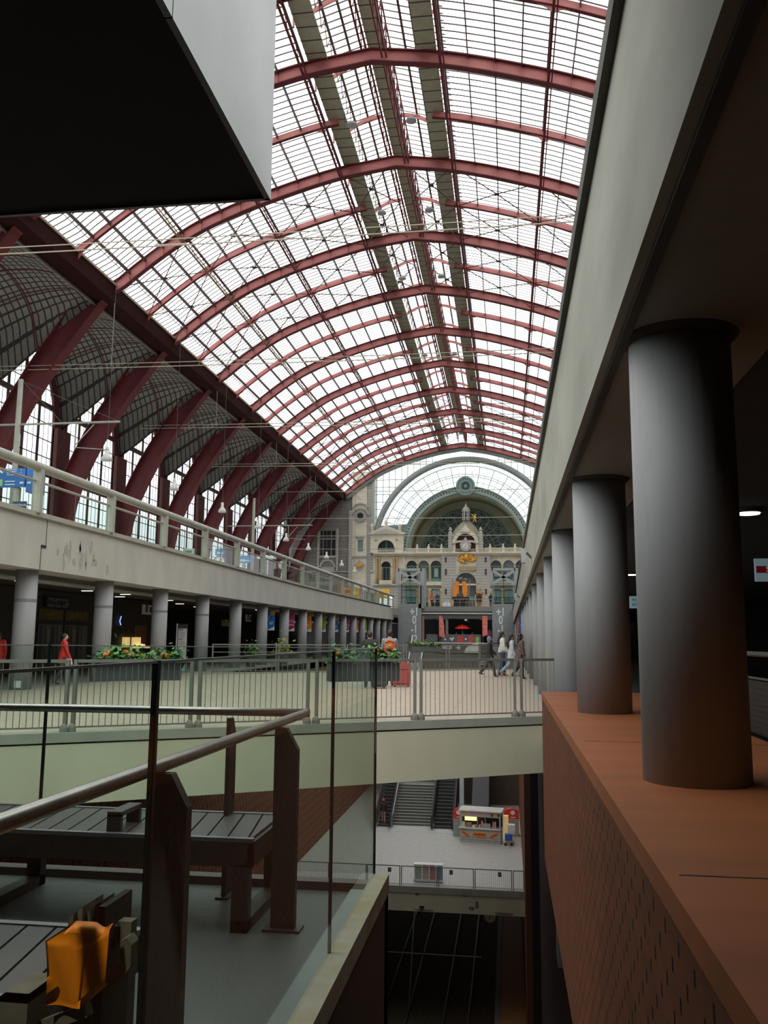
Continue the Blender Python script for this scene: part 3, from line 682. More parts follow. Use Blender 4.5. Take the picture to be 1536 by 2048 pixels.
# ================================================================== LIFT TOWERS
def tower(x0, x1, label):
    y0, y1 = 104, 106.6
    o = thing('lift_tower', (x0, y0, -6), label, 'lift tower', 'grey lift towers flanking the far opening')
    MB().box(x0, x1, y0, y1, -13, 5.75).build('shaft_cladding', tower_grey, o)
    b = MB(); t = .22
    for x in (x0, x1-t*.6): b.box(x, x+t*.6, y0, y0+.2, 5.75, 9.95).box(x, x+t*.6, y1-.2, y1, 5.75, 9.95)
    if x0 < -5: b.box(x1-.35, x1+.35, y0, y1, 5.2, 9.9)
    b.build('corner_post', tower_grey, o)
    b = MB(); b.box(x0, x1, y0-.05, y0+.15, 9.7, 10).box(x0, x1, y0+.15, y1, 9.75, 9.95)
    b.box(x0-.35, x0+.12, y0-.05, y0+.15, 7.9, 10).box(x1-.12, x1+.35, y0-.05, y0+.15, 7.9, 10)
    b.bar((x0-.1, y0+.05, 8.0), (x1+.1, y0+.05, 9.8), .2, .34); b.bar((x0-.1, y0+.05, 9.8), (x1+.1, y0+.05, 8.0), .2, .34)
    b.build('cross_frame', mat('pale_tower_frame', (.42, .43, .43), .6), o)
    MB().box(x0+.3, x1-.3, y0+.25, y0+.28, 5.75, 9.7).build('lift_glass', glass('lift_glass', (.72, .80, .80)), o)
    b = MB()
    for z in (6.5, 7.3, 8.1, 8.9): b.box(x0+.25, x1-.25, y0+.3, y0+.36, z, z+.06)
    b.box((x0+x1)/2-.03, (x0+x1)/2+.03, y0+.3, y0+.36, 5.75, 9.7)
    b.build('glazing_bar', slate, o)
    for s, z in (('+1', 4.75), ('0', 3.8), ('-1', 2.7), ('-2', 1.55)):
        q = text('level_number', s, 1.35, (x1-.85 if x0 < -5 else x0+1.0, y0-.02, z), FACE, mat('number_white', (.72, .80, .78), .6), o, .01, sx=.72, bold=.035)
    return o
tower(-12.95, -10.15, 'grey lift tower at the end of the left parapet numbered +1 to -2')
tower(-1.75, 1.0, 'right grey lift tower numbered +1 to -2 behind the walking women')
# far bridge at level +1 and restaurant below
o = thing('upper_bridge', (-6, 105, 4.9), 'grey upper level bridge edge between the two lift towers', 'bridge')
MB().box(-10.15, -1.75, 104.3, 110, 4.88, 5.45).build('edge_beam', mat('grey_edge_paint', (.25, .25, .225), .7), o)
MB().box(-10.15, -1.75, 104.2, 104.35, 4.55, 4.66).build('white_strip', white, o)
MB().box(-10.15, -1.75, 104.4, 110, 4.0, 4.88).build('fascia', slate, o)
b = MB().box(-10.15, -1.75, 104.35, 104.4, 6.3, 6.36).box(-10.15, -1.75, 104.35, 104.4, 5.95, 5.98)
for i in range(12): b.box(-10.1+i*.75, -10.06+i*.75, 104.34, 104.42, 5.45, 6.3)
b.build('guardrail', rail_paint, o)
struct('floor', MB().box(-34, 20, 110, 131, 4.6, 5.45), mat('upper_hall_floor', (.30, .28, .25), .6))
struct('floor', MB().box(-10.15, -1.75, 104.2, 125, .5, 1.1), dark_floor)
struct('trim_1', MB().box(-12, 1, 104.0, 104.2, 1.08, 1.18), white)
struct('wall_end', MB().box(-34, 20, 118, 118.3, -2, 4.6), dark_int)
struct('wall_end', MB().box(-13.3, 1, 104.02, 104.3, -6, 1.07), olive_wall)
for x in (-7.15,): tag(MB().box(x-.16, x+.16, 104.6, 104.9, 1.1, 4.2).build('restaurant_pillar', mat('pillar_brown', (.24, .20, .17), .6)), 'slim brown pillar beside the left red flag at the restaurant', 'pillar')
tag(MB().box(-10.1, -9.85, 104.3, 104.6, 1.1, 4.3).build('restaurant_pillar', mat('pillar_brown2', (.30, .19, .14), .6)), 'brown edge pillar where the restaurant meets the left lift tower', 'pillar')
# wall lettering and white half disc
ws = thing('wall_sign', (-4, 104, 0), 'olive direction panel with white letters and arrow below the restaurant', 'sign')
MB().box(-8.4, -1.9, 103.95, 104.0, -.02, 1.06).build('panel', mat('olive_sign', (.12, .115, .09), .6), ws)
text('lettering', 'NACES', .5, (-7.1, 103.93, .58), FACE, white, ws, .01, bold=.012, sx=.72)
b = MB().bar((-6.05, 103.93, .58), (-5.55, 103.93, .58), .02, .1).bar((-5.78, 103.93, .80), (-5.54, 103.93, .56), .02, .1).bar((-5.78, 103.93, .36), (-5.54, 103.93, .60), .02, .1); b.build('arrow', white, ws)
P = [(-3.4-1.65*sin(t*pi/20), -.0+1.1*cos(t*pi/20)) for t in range(11)]; MB().prism([(-3.4, 0)]+P, 103.9, 103.95).build('white_disc', mat('warm_white', (.62, .60, .54), .6), ws)
for i, x in enumerate((-11.6, -10.9, -2.9)):
    tag(MB().box(x-.3, x+.3, 103.93, 103.99, -1.08, -1.0).box(x-.3, x+.3, 103.93, 103.99, -1.33, -1.25).build('wall_mark', white), 'pair of short white dashes on the olive wall, ' + ['leftmost pair', 'middle pair', 'pair right of the white quarter disc'][i], 'marking')
# restaurant: screens, umbrella, flags
RS = thing('restaurant_screen', (-6, 104.6, .95), 'low dark screen of restaurant panels with small colourful pictures', 'screen')
MB().box(-9.6, -8.25, 104.5, 104.56, 1.1, 2.15).box(-7.9, -3.1, 104.5, 104.56, 1.1, 2.15).build('panel', mat('smoky_panel', (.12, .12, .125), .4), RS)
MB().box(-5.9, -5.25, 104.46, 104.5, 1.2, 2.0).box(-4.6, -3.95, 104.46, 104.5, 1.2, 2.0).build('red_poster', mat('poster_red', (.55, .07, .06), .6), RS)
MB().box(-3.75, -3.3, 104.46, 104.5, 1.1, 1.85).build('green_poster', mat('poster_green', (.30, .45, .08), .6), RS)
b = MB()
for x, z in [(-7.5, 1.8), (-7.35, 1.55), (-6.7, 1.65), (-6.4, 1.7), (-6.55, 1.5), (-4.9, 1.6)]: b.box(x-.1, x+.1, 104.46, 104.49, z-.1, z+.1)
b.build('white_lettering', white, RS)
UM = thing('parasol', (-5.35, 105.5, .95), 'small red parasol over the restaurant terrace', 'parasol')
b = MB(); n = 16
b.lathe([(.98, 2.82), (.93, 2.9), (.6, 3.15), (.2, 3.3), (.02, 3.36)], -5.35, 105.5, 8); b.build('canopy', mat('parasol_red', (.85, .03, .02), .5), UM)
MB().tube([(-5.35, 105.5, .95), (-5.35, 105.5, 3.3)], .04, 6).build('pole', rail_paint, UM)
for i, x in enumerate((-7.75, -2.62)):
    o = thing('feather_flag', (x, 104.2, .95), 'tall red feather flag at the %s side of the restaurant' % ('left', 'right')[i], 'flag', 'red feather flags')
    MB().tube([(x-.3+.05*i, 104.3, .95), (x-.3+.05*i, 104.3, 4.3)], .03, 6).build('pole', steel, o)
    P = [(x-.3, 2.0), (x-.3, 4.35), (x-.1, 4.35), (x+.15, 4.1), (x+.3, 3.2), (x+.35, 1.9), (x+.1, 1.75)] if i == 0 else [(x-.3, 1.9), (x-.3, 4.35), (x+.3, 4.35), (x+.3, 2.1)]
    MB().prism(P, 104.24, 104.27).build('cloth', mat('flag_red', (.72, .09, .07), .6, c2=(.80, .35, .28), scale=5), o)
    MB().tube([(x-.6, 104.3, 3.9), (x+.6, 104.3, 3.9)], .02, 5).build('crossbar', steel, o)
tag(MB().ball((-5.0, 107, 3.95), .17).build('globe_lamp', mat('globe', (.75, .72, .6), emit=.4), None, True), 'pale globe lamp above the red parasol', 'lamp')
tag(MB().ball((-4.65, 107, 3.75), .2).build('globe_sign', mat('green_globe', (.04, .30, .20)), None, True), 'small green round sign above the red parasol', 'sign')

# ================================================================== STATION FACADE at the far end
YF = 130.0
def fx(p): return -5.99+(p-932)*.0756
def fz(p): return 14.81+(1100-p)*.0758
FC = thing('station_facade', (-6, YF, 5.4), 'ornate pale stone station hall facade closing the far end', 'building')
def mir(x): return -12.0-x
def both(fn):
    for m in (0, 1): fn((lambda x: x) if not m else (lambda x: -12.0-x), m)
def facade_side(m):
    T = (lambda a, b, c: (a, b, c)) if not m else (lambda a, b, c: (-12.0-a, b, c))
    sd = lambda: MB(T)
    # pavilion (left) X -19.97 .. -15.06
    px0, px1 = fx(747), fx(812); cx = fx(773)
    sd().archbay(px0, px1, 5.4, fz(1168), cx, 1.0, 8.2, 5.5, YF-.6, YF, rise=0).build('lower_storey', stone_rust, FC)
    sd().archbay(px0, px1, fz(1168), fz(1110), cx, .74, fz(1132), fz(1160), YF-.6, YF).build('pavilion_storey', stone, FC)
    b = sd()
    for x in (fx(755), fx(760), fx(790), fx(795)): b.lathe([(.2, fz(1166)), (.17, fz(1150)), (.16, fz(1118)), (.22, fz(1114))], x, YF-.8, 10)
    b.build('marble_columns', stone_tan, FC, True)
    b = sd()
    for x in (fx(764.5), fx(782.5)): b.lathe([(.13, fz(1160)), (.1, fz(1140)), (.14, fz(1133))], x, YF-.5, 8)
    b.build('window_colonnettes', stone_tan, FC, True)
    sd().ring(cx, fz(1132), .74, 1.05, YF-.72, YF-.6).build('arch_moulding', stone, FC)
    sd().box(cx-.95, cx+.95, YF-1.0, YF-.6, fz(1168), fz(1160)).build('balcony', stone, FC)
    w = sd().box(cx-.8, cx+.8, YF-.15, YF-.1, fz(1160), fz(1120)).build('window', win_dark, FC)
    sd().box(cx-.5, cx-.42, YF-.2, YF-.15, fz(1160), fz(1134)).box(cx+.42, cx+.5, YF-.2, YF-.15, fz(1160), fz(1134)).box(cx-.04, cx+.04, YF-.2, YF-.15, fz(1160), fz(1134)).box(cx-.7, cx+.7, YF-.2, YF-.15, fz(1135), fz(1133)).build('frame', green_frame, w)
    # cornice
    sd().box(fx(747), fx(932), YF-1.0, YF, fz(1111), fz(1108)).box(fx(747), fx(932), YF-1.25, YF, fz(1108), fz(1105)).box(fx(747), fx(932), YF-.85, YF, fz(1170), fz(1167)).build('cornice', stone, FC)
    # upper pavilion + pediment
    sd().archbay(fx(741), fx(808), fz(1105), fz(1068), cx, 1.28, fz(1096), fz(1104), YF-.6, YF, rise=1.22).build('upper_pavilion', stone, FC)
    sd().ring(cx, fz(1096), 1.25, 1.6, YF-.75, YF-.6).build('arch_moulding', stone, FC)
    w = sd().box(cx-1.3, cx+1.3, YF-.3, YF-.2, fz(1105), fz(1078)).build('window', win_dark, FC)
    sd().box(cx-.04, cx+.04, YF-.4, YF-.3, fz(1105), fz(1080)).box(cx-1.2, cx+1.2, YF-.4, YF-.3, fz(1096.5), fz(1095)).build('frame', green_frame, w)
    b = sd()
    for i in range(15): b.box(cx-1.2+i*.165, cx-1.13+i*.165, YF-.62, YF-.55, fz(1105), fz(1100))
    b.box(cx-1.3, cx+1.3, YF-.65, YF-.5, fz(1100.5), fz(1099.5)); b.build('balustrade', stone, FC)
    sd().prism([(fx(738), fz(1068)), (fx(812), fz(1068)), (fx(812), fz(1066)), (fx(773), fz(1050)), (fx(738), fz(1066))], YF-.9, YF-.1).build('pediment', stone, FC)
    b = sd(); b.prism([(fx(747), fz(1066)), (fx(799), fz(1066)), (fx(773), fz(1056))], YF-.95, YF-.85); b.build('pediment_field', mat('pale_pink_stone', (.55, .50, .44), .8), FC)
    for x, h in ((fx(773), 1037), (fx(800), 1046), (fx(744), 1046)): sd().lathe([(.28, fz(1052 if x == fx(773) else 1066)), (.2, fz((h+1060)/2)), (.3, fz((h+1052)/2)), (.08, fz(h))], x, YF-.5, 8).build('finial', stone, FC, True)
    b = sd()
    for x in (fx(752), fx(794)): b.ball((x, YF-.62, fz(1079)), .22, 8, (1, .4, 1))
    b.build('rosette', stone_rust, FC)
    # loggia three arches X fx(812)..fx(884)
    b = sd()
    e = [fx(812), fx(836.5), fx(860.5), fx(884)]; c3 = [fx(824.5), fx(848.5), fx(873)]
    for i in range(3): b.archbay(e[i], e[i+1], fz(1168), fz(1110), c3[i], .78, fz(1131), fz(1162), YF-.4, YF)
    b.build('loggia_storey', stone, FC)
    for i in range(3):
        sd().ring(c3[i], fz(1131), .78, .98, YF-.5, YF-.4).build('arch_moulding', stone, FC)
        w = sd().box(c3[i]-.8, c3[i]+.8, YF-.1, YF-.05, fz(1162), fz(1120)).build('window', win_dark if i != 1 else mat('mid_window_pane', (.12, .15, .15), .2), FC)
        f = sd()
        for q in (-.72, -.3, .3, .72): f.box(c3[i]+q-.04, c3[i]+q+.04, YF-.16, YF-.1, fz(1162), fz(1131))
        f.box(c3[i]-.75, c3[i]+.75, YF-.16, YF-.1, fz(1133), fz(1131)).box(c3[i]-.78, c3[i]+.78, YF-.18, YF-.1, fz(1162), fz(1156)); f.build('frame', green_frame, w)
        sd().box(c3[i]-.25, c3[i]+.25, YF-.17, YF-.1, fz(1153), fz(1136)).build('pane', win_lit, w)
    b = sd()
    for x in (fx(836.5), fx(860.5)): b.lathe([(.16, fz(1160)), (.12, fz(1158)), (.12, fz(1135)), (.2, fz(1131))], x, YF-.55, 8)
    b.build('loggia_columns', stone_tan, FC, True)
    # ground storey below loggia: green shopfront windows between columns
    b = sd()
    for i in range(3): b.archbay(e[i], e[i+1], 5.4, fz(1170), c3[i], .8, fz(1177), 5.5, YF-.4, YF, rise=0)
    b.build('ground_storey', stone_rust, FC)
    for i in range(3):
        w = sd().box(c3[i]-.8, c3[i]+.8, YF-.1, YF-.05, 5.5, fz(1177)).build('shop_window', win_lit, FC)
        sd().box(c3[i]-.8, c3[i]+.8, YF-.16, YF-.1, fz(1200), fz(1192)).box(c3[i]-.04, c3[i]+.04, YF-.16, YF-.1, 5.5, fz(1177)).box(c3[i]-.8, c3[i]+.8, YF-.16, YF-.1, fz(1205), fz(1204)).build('transom', green_frame, w)
        sd().box(c3[i]-.7, c3[i]+.7, YF-.18, YF-.12, 5.5, fz(1203)).build('lower_pane', win_dark, w)
    b = sd()
    for x in (fx(836.5), fx(860.5), fx(884)): b.lathe([(.3, 5.4), (.24, fz(1205)), (.22, fz(1182)), (.34, fz(1177))], x, YF-.7, 10)
    b.build('ground_columns', stone_tan, FC, True)
    # balustrade over cornice
    b = sd(); z0 = fz(1105)
    x = fx(812)
    while x < fx(897): b.box(x, x+.09, YF-.6, YF-.5, z0, z0+.55); x += .2
    b.box(fx(812), fx(897), YF-.65, YF-.45, z0+.55, z0+.65); b.build('balustrade', stone, FC)
    for x in (fx(835.5), fx(858.5), fx(884)): sd().lathe([(.2, z0), (.2, z0+.8), (.1, z0+.9), (.16, z0+1.05), (.03, z0+1.3)], x, YF-.55, 8).build('finial', stone, FC)
    # tower pier beside the portal
    sd().box(fx(884), fx(912), YF-.9, YF, 5.4, fz(1110)).build('pier', stone_rust, FC)
    for y0, y1 in ((1125, 1115), (1150, 1138), (1188, 1177)): sd().box(fx(891), fx(894.5), YF-.95, YF-.9, fz(y0), fz(y1)).build('slit_window', win_dark, FC)
    sd().lathe([(.28, 5.4), (.22, 6), (.2, fz(1178)), (.3, fz(1174))], fx(907), YF-1.1, 10).build('portal_column', stone_tan, FC, True)
facade_side(0); facade_side(1)
cX = -6.0; rP = 1.55
MB().archbay(fx(911), -12-fx(911), fz(1170), fz(1110), cX, rP, fz(1166), fz(1170), YF-.8, YF).build('portal_wall', stone, FC)
MB().ring(cX, fz(1166), rP, rP+.4, YF-1.0, YF-.8).build('arch_moulding', stone_rust, FC)
MB().box(fx(911), cX-rP, YF-.8, YF, 5.4, fz(1170)).box(cX+rP, -12-fx(911), YF-.8, YF, 5.4, fz(1170)).build('portal_wall', stone_rust, FC)
w = MB().box(cX-rP, cX+rP, YF-.1, YF-.05, 5.4, fz(1145)).build('portal_glass', mat('grey_portal_glass', (.13, .15, .15), .2), FC)
b = MB()
for k in range(1, 8): b.box(cX-rP+k*rP/4-.025, cX-rP+k*rP/4+.025, YF-.16, YF-.1, 7.4, fz(1146)+0)
for z in (8.0, 8.8, 9.6, 10.4, 11): b.box(cX-rP, cX+rP, YF-.16, YF-.1, z-.03, z+.03)
for r in (.5, 1.0): b.ring(cX, fz(1166), r, r+.05, YF-.2, YF-.1)
b.build('glazing_bars', slate, w)
MB().box(cX-rP, cX+rP, YF-.2, YF-.12, 7.3, 7.9).build('green_transom', green_frame, w)
MB().prism([(fx(919), fz(1140)), (fx(919), fz(1133)), (fx(952), fz(1133)), (fx(952), fz(1140)), (fx(946), fz(1142)), (fx(925), fz(1142))], YF-1.1, YF-.85).build('tan_plaque', mat('tan_plaque', (.42, .34, .18), .7), FC)
b = MB()
for i in range(60):
    a = random.random()*2*pi; q = sqrt(random.random()); x = fx(933)+q*cos(a)*1.45; z = fz(1117)+q*sin(a)*.62
    b.ball((x, YF-1.0, z), random.uniform(.1, .24), 6, (1, .6, 1))
b.ball((fx(933), YF-1.1, fz(1115)), .45, 10, (.8, .5, 1.1)); b.build('gilded_ornament', gold, FC, True, label='gilded relief under the clock')
# central dome pavilion
def DP(m): return m
xl, xr = fx(898), -12-fx(898)
MB().archbay(xl, xr, fz(1107), fz(1082), cX, 1.5, fz(1089), fz(1105), YF-1.0, YF+2, rise=.3).build('clock_pavilion', stone, FC)
MB().ring(cX, fz(1088), 1.45, 1.95, YF-1.25, YF-.2).build('arch_moulding', stone, FC)
MB().prism([(cX-1.5, fz(1105)), (cX+1.5, fz(1105))]+[(cX+1.5*cos(k*pi/16), fz(1088)+1.5*sin(k*pi/16)) for k in range(17)], YF-.75, YF-.6).build('niche', mat('dark_red_niche', (.06, .025, .02), .8), FC)
b = MB()
for i in range(9): b.box(cX-1.4+i*.16, cX-1.33+i*.16, YF-.8, YF-.7, fz(1105), fz(1099)).box(cX+.2+i*.14, cX+.26+i*.14, YF-.8, YF-.7, fz(1105), fz(1099))
b.build('balustrade', stone, FC)
MB().lathe([(2.45, fz(1092)), (2.45, fz(1084)), (2.38, fz(1076)), (2.2, fz(1067)), (1.85, fz(1058)), (1.4, fz(1050)), (.95, fz(1044)), (.62, fz(1040)), (.55, fz(1038))], cX, YF+1.6, 16, 1, .85).build('dome', mat('olive_grey_dome', (.36, .34, .25), .8), FC, True)
b = MB()
for k in range(8): a = k*pi/4+pi/8; b.box(cX+.5*cos(a)-.09, cX+.5*cos(a)+.09, YF+.8+.5*sin(a)-.09, YF+.8+.5*sin(a)+.09, fz(1039), fz(1022))
b.lathe([(.62, fz(1022)), (.66, fz(1020)), (.55, fz(1016)), (.2, fz(1010)), (.04, fz(1004))], cX, YF+.8, 12); b.build('cupola', stone_rust, FC)
for x in (fx(902), -12-fx(902)): MB().lathe([(.34, fz(1105)), (.32, fz(1068)), (.3, fz(1066)), (.15, fz(1064)), (.28, fz(1061)), (.05, fz(1055))], x, YF-1.0, 8).build('finial', stone_rust, FC)
MB().prism([(cX-.75, fz(1066)), (cX+.75, fz(1066)), (cX+.5, fz(1059)), (cX+.2, fz(1056)), (cX, fz(1050)), (cX-.2, fz(1056)), (cX-.5, fz(1059))], YF-1.4, YF-1.1).build('keystone_crest', stone, FC)
b = MB().ball((fx(950), YF-.5, fz(1037)), .3, 8, (.8, .8, 1.3)).ball((fx(951), YF-.5, fz(1031)), .17, 8).bar((fx(950), YF-.5, fz(1036)), (fx(944), YF-.5, fz(1029)), .12, .12).bar((fx(949), YF-.5, fz(1040)), (fx(946), YF-.5, fz(1046)), .14, .14).bar((fx(951), YF-.5, fz(1040)), (fx(953), YF-.5, fz(1046)), .14, .14)
b.build('gilded_figure', gold, FC, True, label='small gilded figure beside the dome')
# station clock
CK = thing('facade_clock', (cX, YF-1.4, fz(1094)), 'round white clock in a stone surround under the dome', 'clock')
z = fz(1094)
MB().prism([(cX-.85, z+.3), (cX-.6, z+.75), (cX-.25, z+1.0), (cX, z+1.45), (cX+.25, z+1.0), (cX+.6, z+.75), (cX+.85, z+.3), (cX+.7, z-.4), (cX+.3, z-.75), (cX-.3, z-.75), (cX-.7, z-.4)], YF-1.4, YF-1.0).build('surround', stone_rust, CK)
MB().ring(cX, z, .001, .47, YF-1.46, YF-1.4, 0, 2*pi-.001, 24).build('dial', mat('clock_dial', (.78, .78, .74), .4), CK)
MB().bar((cX, YF-1.48, z), (cX-.16, YF-1.48, z-.26), .03, .06).build('hour_hand', black, CK); MB().bar((cX, YF-1.48, z), (cX+.18, YF-1.48, z+.30), .03, .04).build('minute_hand', black, CK)
b = MB()
for k in range(12): a = k*pi/6; b.bar((cX+.36*cos(a), YF-1.475, z+.36*sin(a)), (cX+.43*cos(a), YF-1.475, z+.43*sin(a)), .02, .04)
b.build('hour_marks', black, CK)
# left tower strip, side wall
LT = thing('corner_tower', (-22.5, YF, 5.4), 'cream stone corner tower with a round porthole left of the pediment', 'tower')
MB().archbay(fx(703), fx(733), 5.4, fz(1064), fx(720.5), .42, fz(1078), fz(1102), YF-.5, YF+2, rise=0).box(fx(703), fx(733), YF-.5, YF+2, fz(1064), 27).build('tower_wall', stone, LT)
MB().box(fx(733), fx(748), YF-.3, YF+2, 5.4, 27).build('quoins', stone_rust, LT)
MB().box(fx(697), fx(704), YF-.7, YF+1, 5.4, 21).build('dark_quoins', stone_rust, LT)
MB().ring(fx(720), fz(1030), .48, .95, YF-.7, YF-.5, 0, 2*pi-.001, 28).build('porthole_surround', mat('grey_green_stone', (.33, .36, .32), .8), LT)
MB().ring(fx(720), fz(1030), .001, .48, YF-.6, YF-.5, 0, 2*pi-.001, 24).build('porthole', black, LT)
MB().ring(fx(720), fz(1033), 1.25, 1.5, YF-.75, YF-.5, .3, pi-.3, 20).ring(fx(720), fz(1022), 1.25, 1.45, YF-.75, YF-.5, .5, pi-.5, 20).build('label_moulding', stone_rust, LT)
MB().box(fx(714), fx(727), YF-.3, YF-.25, fz(1102), fz(1078)).build('window', mat('pale_green_pane', (.22, .33, .32), .3), LT)
MB().box(fx(703), fx(735), YF-.75, YF-.5, fz(1114), fz(1111)).box(fx(711), fx(729), YF-.7, YF-.5, fz(1074), fz(1071)).build('string_course', stone_rust, LT)
cx_, cz_ = fx(719.5), fz(1130)
MB().prism([(cx_-.85, cz_), (cx_, cz_+.85), (cx_+.85, cz_), (cx_, cz_-.85)], YF-.62, YF-.5).build('diamond_panel', stone_rust, LT)
MB().ball((cx_, YF-.65, cz_), .45, 10, (1, .3, 1)).build('gilded_boss', gold, LT, True)
tag(MB().box(fx(710.5), fx(730.5), YF-.65, YF-.52, fz(1184), fz(1163)).build('blank_panel', mat('cream_panel', (.72, .70, .55), .6)), 'large blank cream panel on the corner tower', 'panel')
SW = thing('side_wall_block', (-26, YF, 5.4), 'dark grey stone wall with a tall mullioned window under the vault foot', 'wall')
MB().archbay(fx(560), fx(704), 5.4, 24, fx(653), 1.15, fz(1059), fz(1109), YF-.2, YF+1, rise=0).build('wall', stone_dark, SW)
w = MB().box(fx(637), fx(669), YF-.02, YF+.05, fz(1109), fz(1059)).build('window', win_dark, SW)
b = MB()
for x in (643, 660): b.box(fx(x)-.08, fx(x)+.08, YF-.1, YF, fz(1109), fz(1059))
b.box(fx(637), fx(669), YF-.12, YF, fz(1077), fz(1073)); b.build('mullion', stone_dark, w)
MB().box(fx(632), fx(636), YF-.45, YF-.2, fz(1140), fz(1055)).box(fx(671), fx(675), YF-.45, YF-.2, fz(1140), fz(1055)).box(fx(634), fx(673), YF-.4, YF-.2, fz(1114), fz(1110)).build('window_surround', stone_rust, SW)
MB().ring(fx(653), fz(1133), .95, 1.25, YF-.4, YF-.2).box(fx(639), fx(667), YF-.3, YF-.2, fz(1142), fz(1133)).build('relief_arch', stone_rust, SW)
for y in (1143,): MB().box(fx(600), fx(704), YF-.35, YF-.2, fz(y), fz(y-2)).build('string_course', stone_rust, SW)
MB().box(fx(560), fx(733), YF-.1, YF+1, 24, 32).build('upper_wall', mat('shed_end_panel', (.42, .38, .30), .8), SW) if False else None
# great green arch of the hall, barrel vault and fanlight
HA = thing('hall_arch', (-6, YF+.3, 14.8), 'pale green iron arch ring with olive barrel vault behind the dome', 'arch')
zc = 14.81
b = MB().ring(cX, zc, 8.75, 9.65, YF+.2, YF+.7, 0, pi, 60); b.build('iron_ring', iron_pale, HA)
b = MB()
for k in range(64): a = (k+.5)*pi/64; b.ball((cX+9.28*cos(a), YF+.19, zc+9.28*sin(a)), .11, 5, (1, .3, 1))
b.build('ring_perforation', black, HA)
MB().ring(cX, zc, 9.62, 9.78, YF+.0, YF+.7, 0, pi, 60).ring(cX, zc, 8.70, 8.80, YF+.0, YF+.7, 0, pi, 60).build('ring_flange', iron_green, HA)
v = MB(); v.ring(cX, zc, 8.75, 8.9, YF+.7, YF+8, 0, pi, 48); v.build('barrel_vault', vault_olive, HA, True)
MB().ring(cX-.1, zc+.4, 7.15, 9.0, YF+8, YF+8.3, 0, pi, 48).build('end_wall', vault_olive, HA)
MB().box(fx(812), -12-fx(812), YF+.2, YF+8, 13, zc+.35).build('terrace', stone_rust, HA)
iron_lt = mat('light_teal_iron', (.40, .56, .50), .6)
FL = thing('fanlight', (-6, YF+8, zc), 'blue green semicircular fanlight with looping iron tracery behind the dome', 'window')
xc, zf, yf = cX-.1, zc+.4, YF+7.9
g = MB(); n = 40; P = [(xc+7.2*cos(pi*k/n), zf+7.2*sin(pi*k/n)) for k in range(n+1)]; g.prism(P, yf+.2, yf+.25); g.build('glazing', slate_glass, FL)
b = MB().ring(xc, zf, 6.75, 6.85, yf-.1, yf+.2).ring(xc, zf, 7.15, 7.3, yf-.1, yf+.2)
for k in range(60): a = (k+.5)*pi/60; b.bar((xc+6.8*cos(a), yf, zf+6.8*sin(a)), (xc+7.2*cos(a), yf, zf+7.2*sin(a)), .12, .16)
b.build('outer_tracery', iron_lt, FL)
b = MB()
N = 13
for k in range(N):
    a = (k+.5)*pi/N; c = (xc+5.9*cos(a), zf+5.9*sin(a)); r = .68
    b.tube([(c[0]+r*cos(t*pi/8), yf, c[1]+r*sin(t*pi/8)) for t in range(16)], .10, 5, closed=True)
    b.tube([(c[0]+r*.55*cos(t*pi/6), yf, c[1]+r*.55*sin(t*pi/6)) for t in range(12)], .06, 5, closed=True)
    for s in (-1, 1):
        b.bar((c[0]+r*cos(a+s*pi/2), yf, c[1]+r*sin(a+s*pi/2)), (xc+3.0*cos(a+s*.06), yf, zf+3.0*sin(a+s*.06)), .07, .09)
    b.bar((xc+3*cos(a), yf, zf+3*sin(a)), (xc+5.2*cos(a), yf, zf+5.2*sin(a)), .05, .05)
b.build('petal_tracery', iron_lt, FL)
b = MB()
for r in (1.5, 2.2, 3.0, 3.7, 4.4): b.ring(xc, zf, r, r+.08, yf-.05, yf+.05, 0, pi, 36)
for k in range(1, 24): a = k*pi/24; b.bar((xc+1.5*cos(a), yf, zf+1.5*sin(a)), (xc+3.7*cos(a), yf, zf+3.7*sin(a)), .05, .06)
b.build('inner_tracery', iron_lt, FL)
b = MB()
for k in range(9): a = .25+k*(pi-.5)/8; b.box(xc+4.9*cos(a)-.28, xc+4.9*cos(a)+.28, yf+.3, yf+.35, zf+4.9*sin(a)-.2, zf+4.9*sin(a)+.2)
MB().ring(cX, zc+9.75, .001, 1.45, YF-.3, YF+.1, 0, 2*pi-.001, 36).build('ridge_medallion', iron_green, HA)
b = MB().ring(cX, zc+9.75, .55, .62, YF-.4, YF-.3, 0, 2*pi-.001, 28)
for k in range(20): a = k*pi/10; b.ball((cX+1.1*cos(a), YF-.3, zc+9.75+1.1*sin(a)), .08, 5)
for k in range(10): a = k*pi/5; b.ball((cX+.38*cos(a), YF-.33, zc+9.75+.38*sin(a)), .1, 5)
b.build('medallion_holes', black, HA)
# shed end screen
ES = thing('end_screen', (-6, YEND, 20), 'glazed fan shaped end screen in pale green iron closing the vault', 'glass screen')
P = dpts(-17.94, 17.94, 60)
MB().ribbon(P, -.55, .7, YEND-.1, YEND+.35).build('edge_band', iron_pale, ES, True)
RO = 13.55
b = MB().ring(cX, zc, RO-.12, RO+.75, YEND+.3, YEND+.6, -.05, pi+.05, 70); b.build('great_ring', mat('grey_green_iron', (.30, .33, .32), .6), ES, True)
b = MB()
for k in range(72): a = (k+.5)*pi/72; b.tube([(cX+(RO-.42)*cos(a)+.22*cos(t*pi/3), YEND+.4, zc+(RO-.42)*sin(a)+.22*sin(t*pi/3)) for t in range(6)], .035, 4, closed=True)
b.ring(cX, zc, RO-.78, RO-.70, YEND+.3, YEND+.5, 0, pi, 60); b.build('ring_of_circles', iron_green, ES)
b = MB()
for k in range(1, 36):
    a = k*pi/36; w_ = .09 if k % 2 == 0 else .05
    b.bar((cX+9.7*cos(a), YEND+.5, zc+9.7*sin(a)), (cX+(RO-.7)*cos(a), YEND+.5, zc+(RO-.7)*sin(a)), w_, w_)
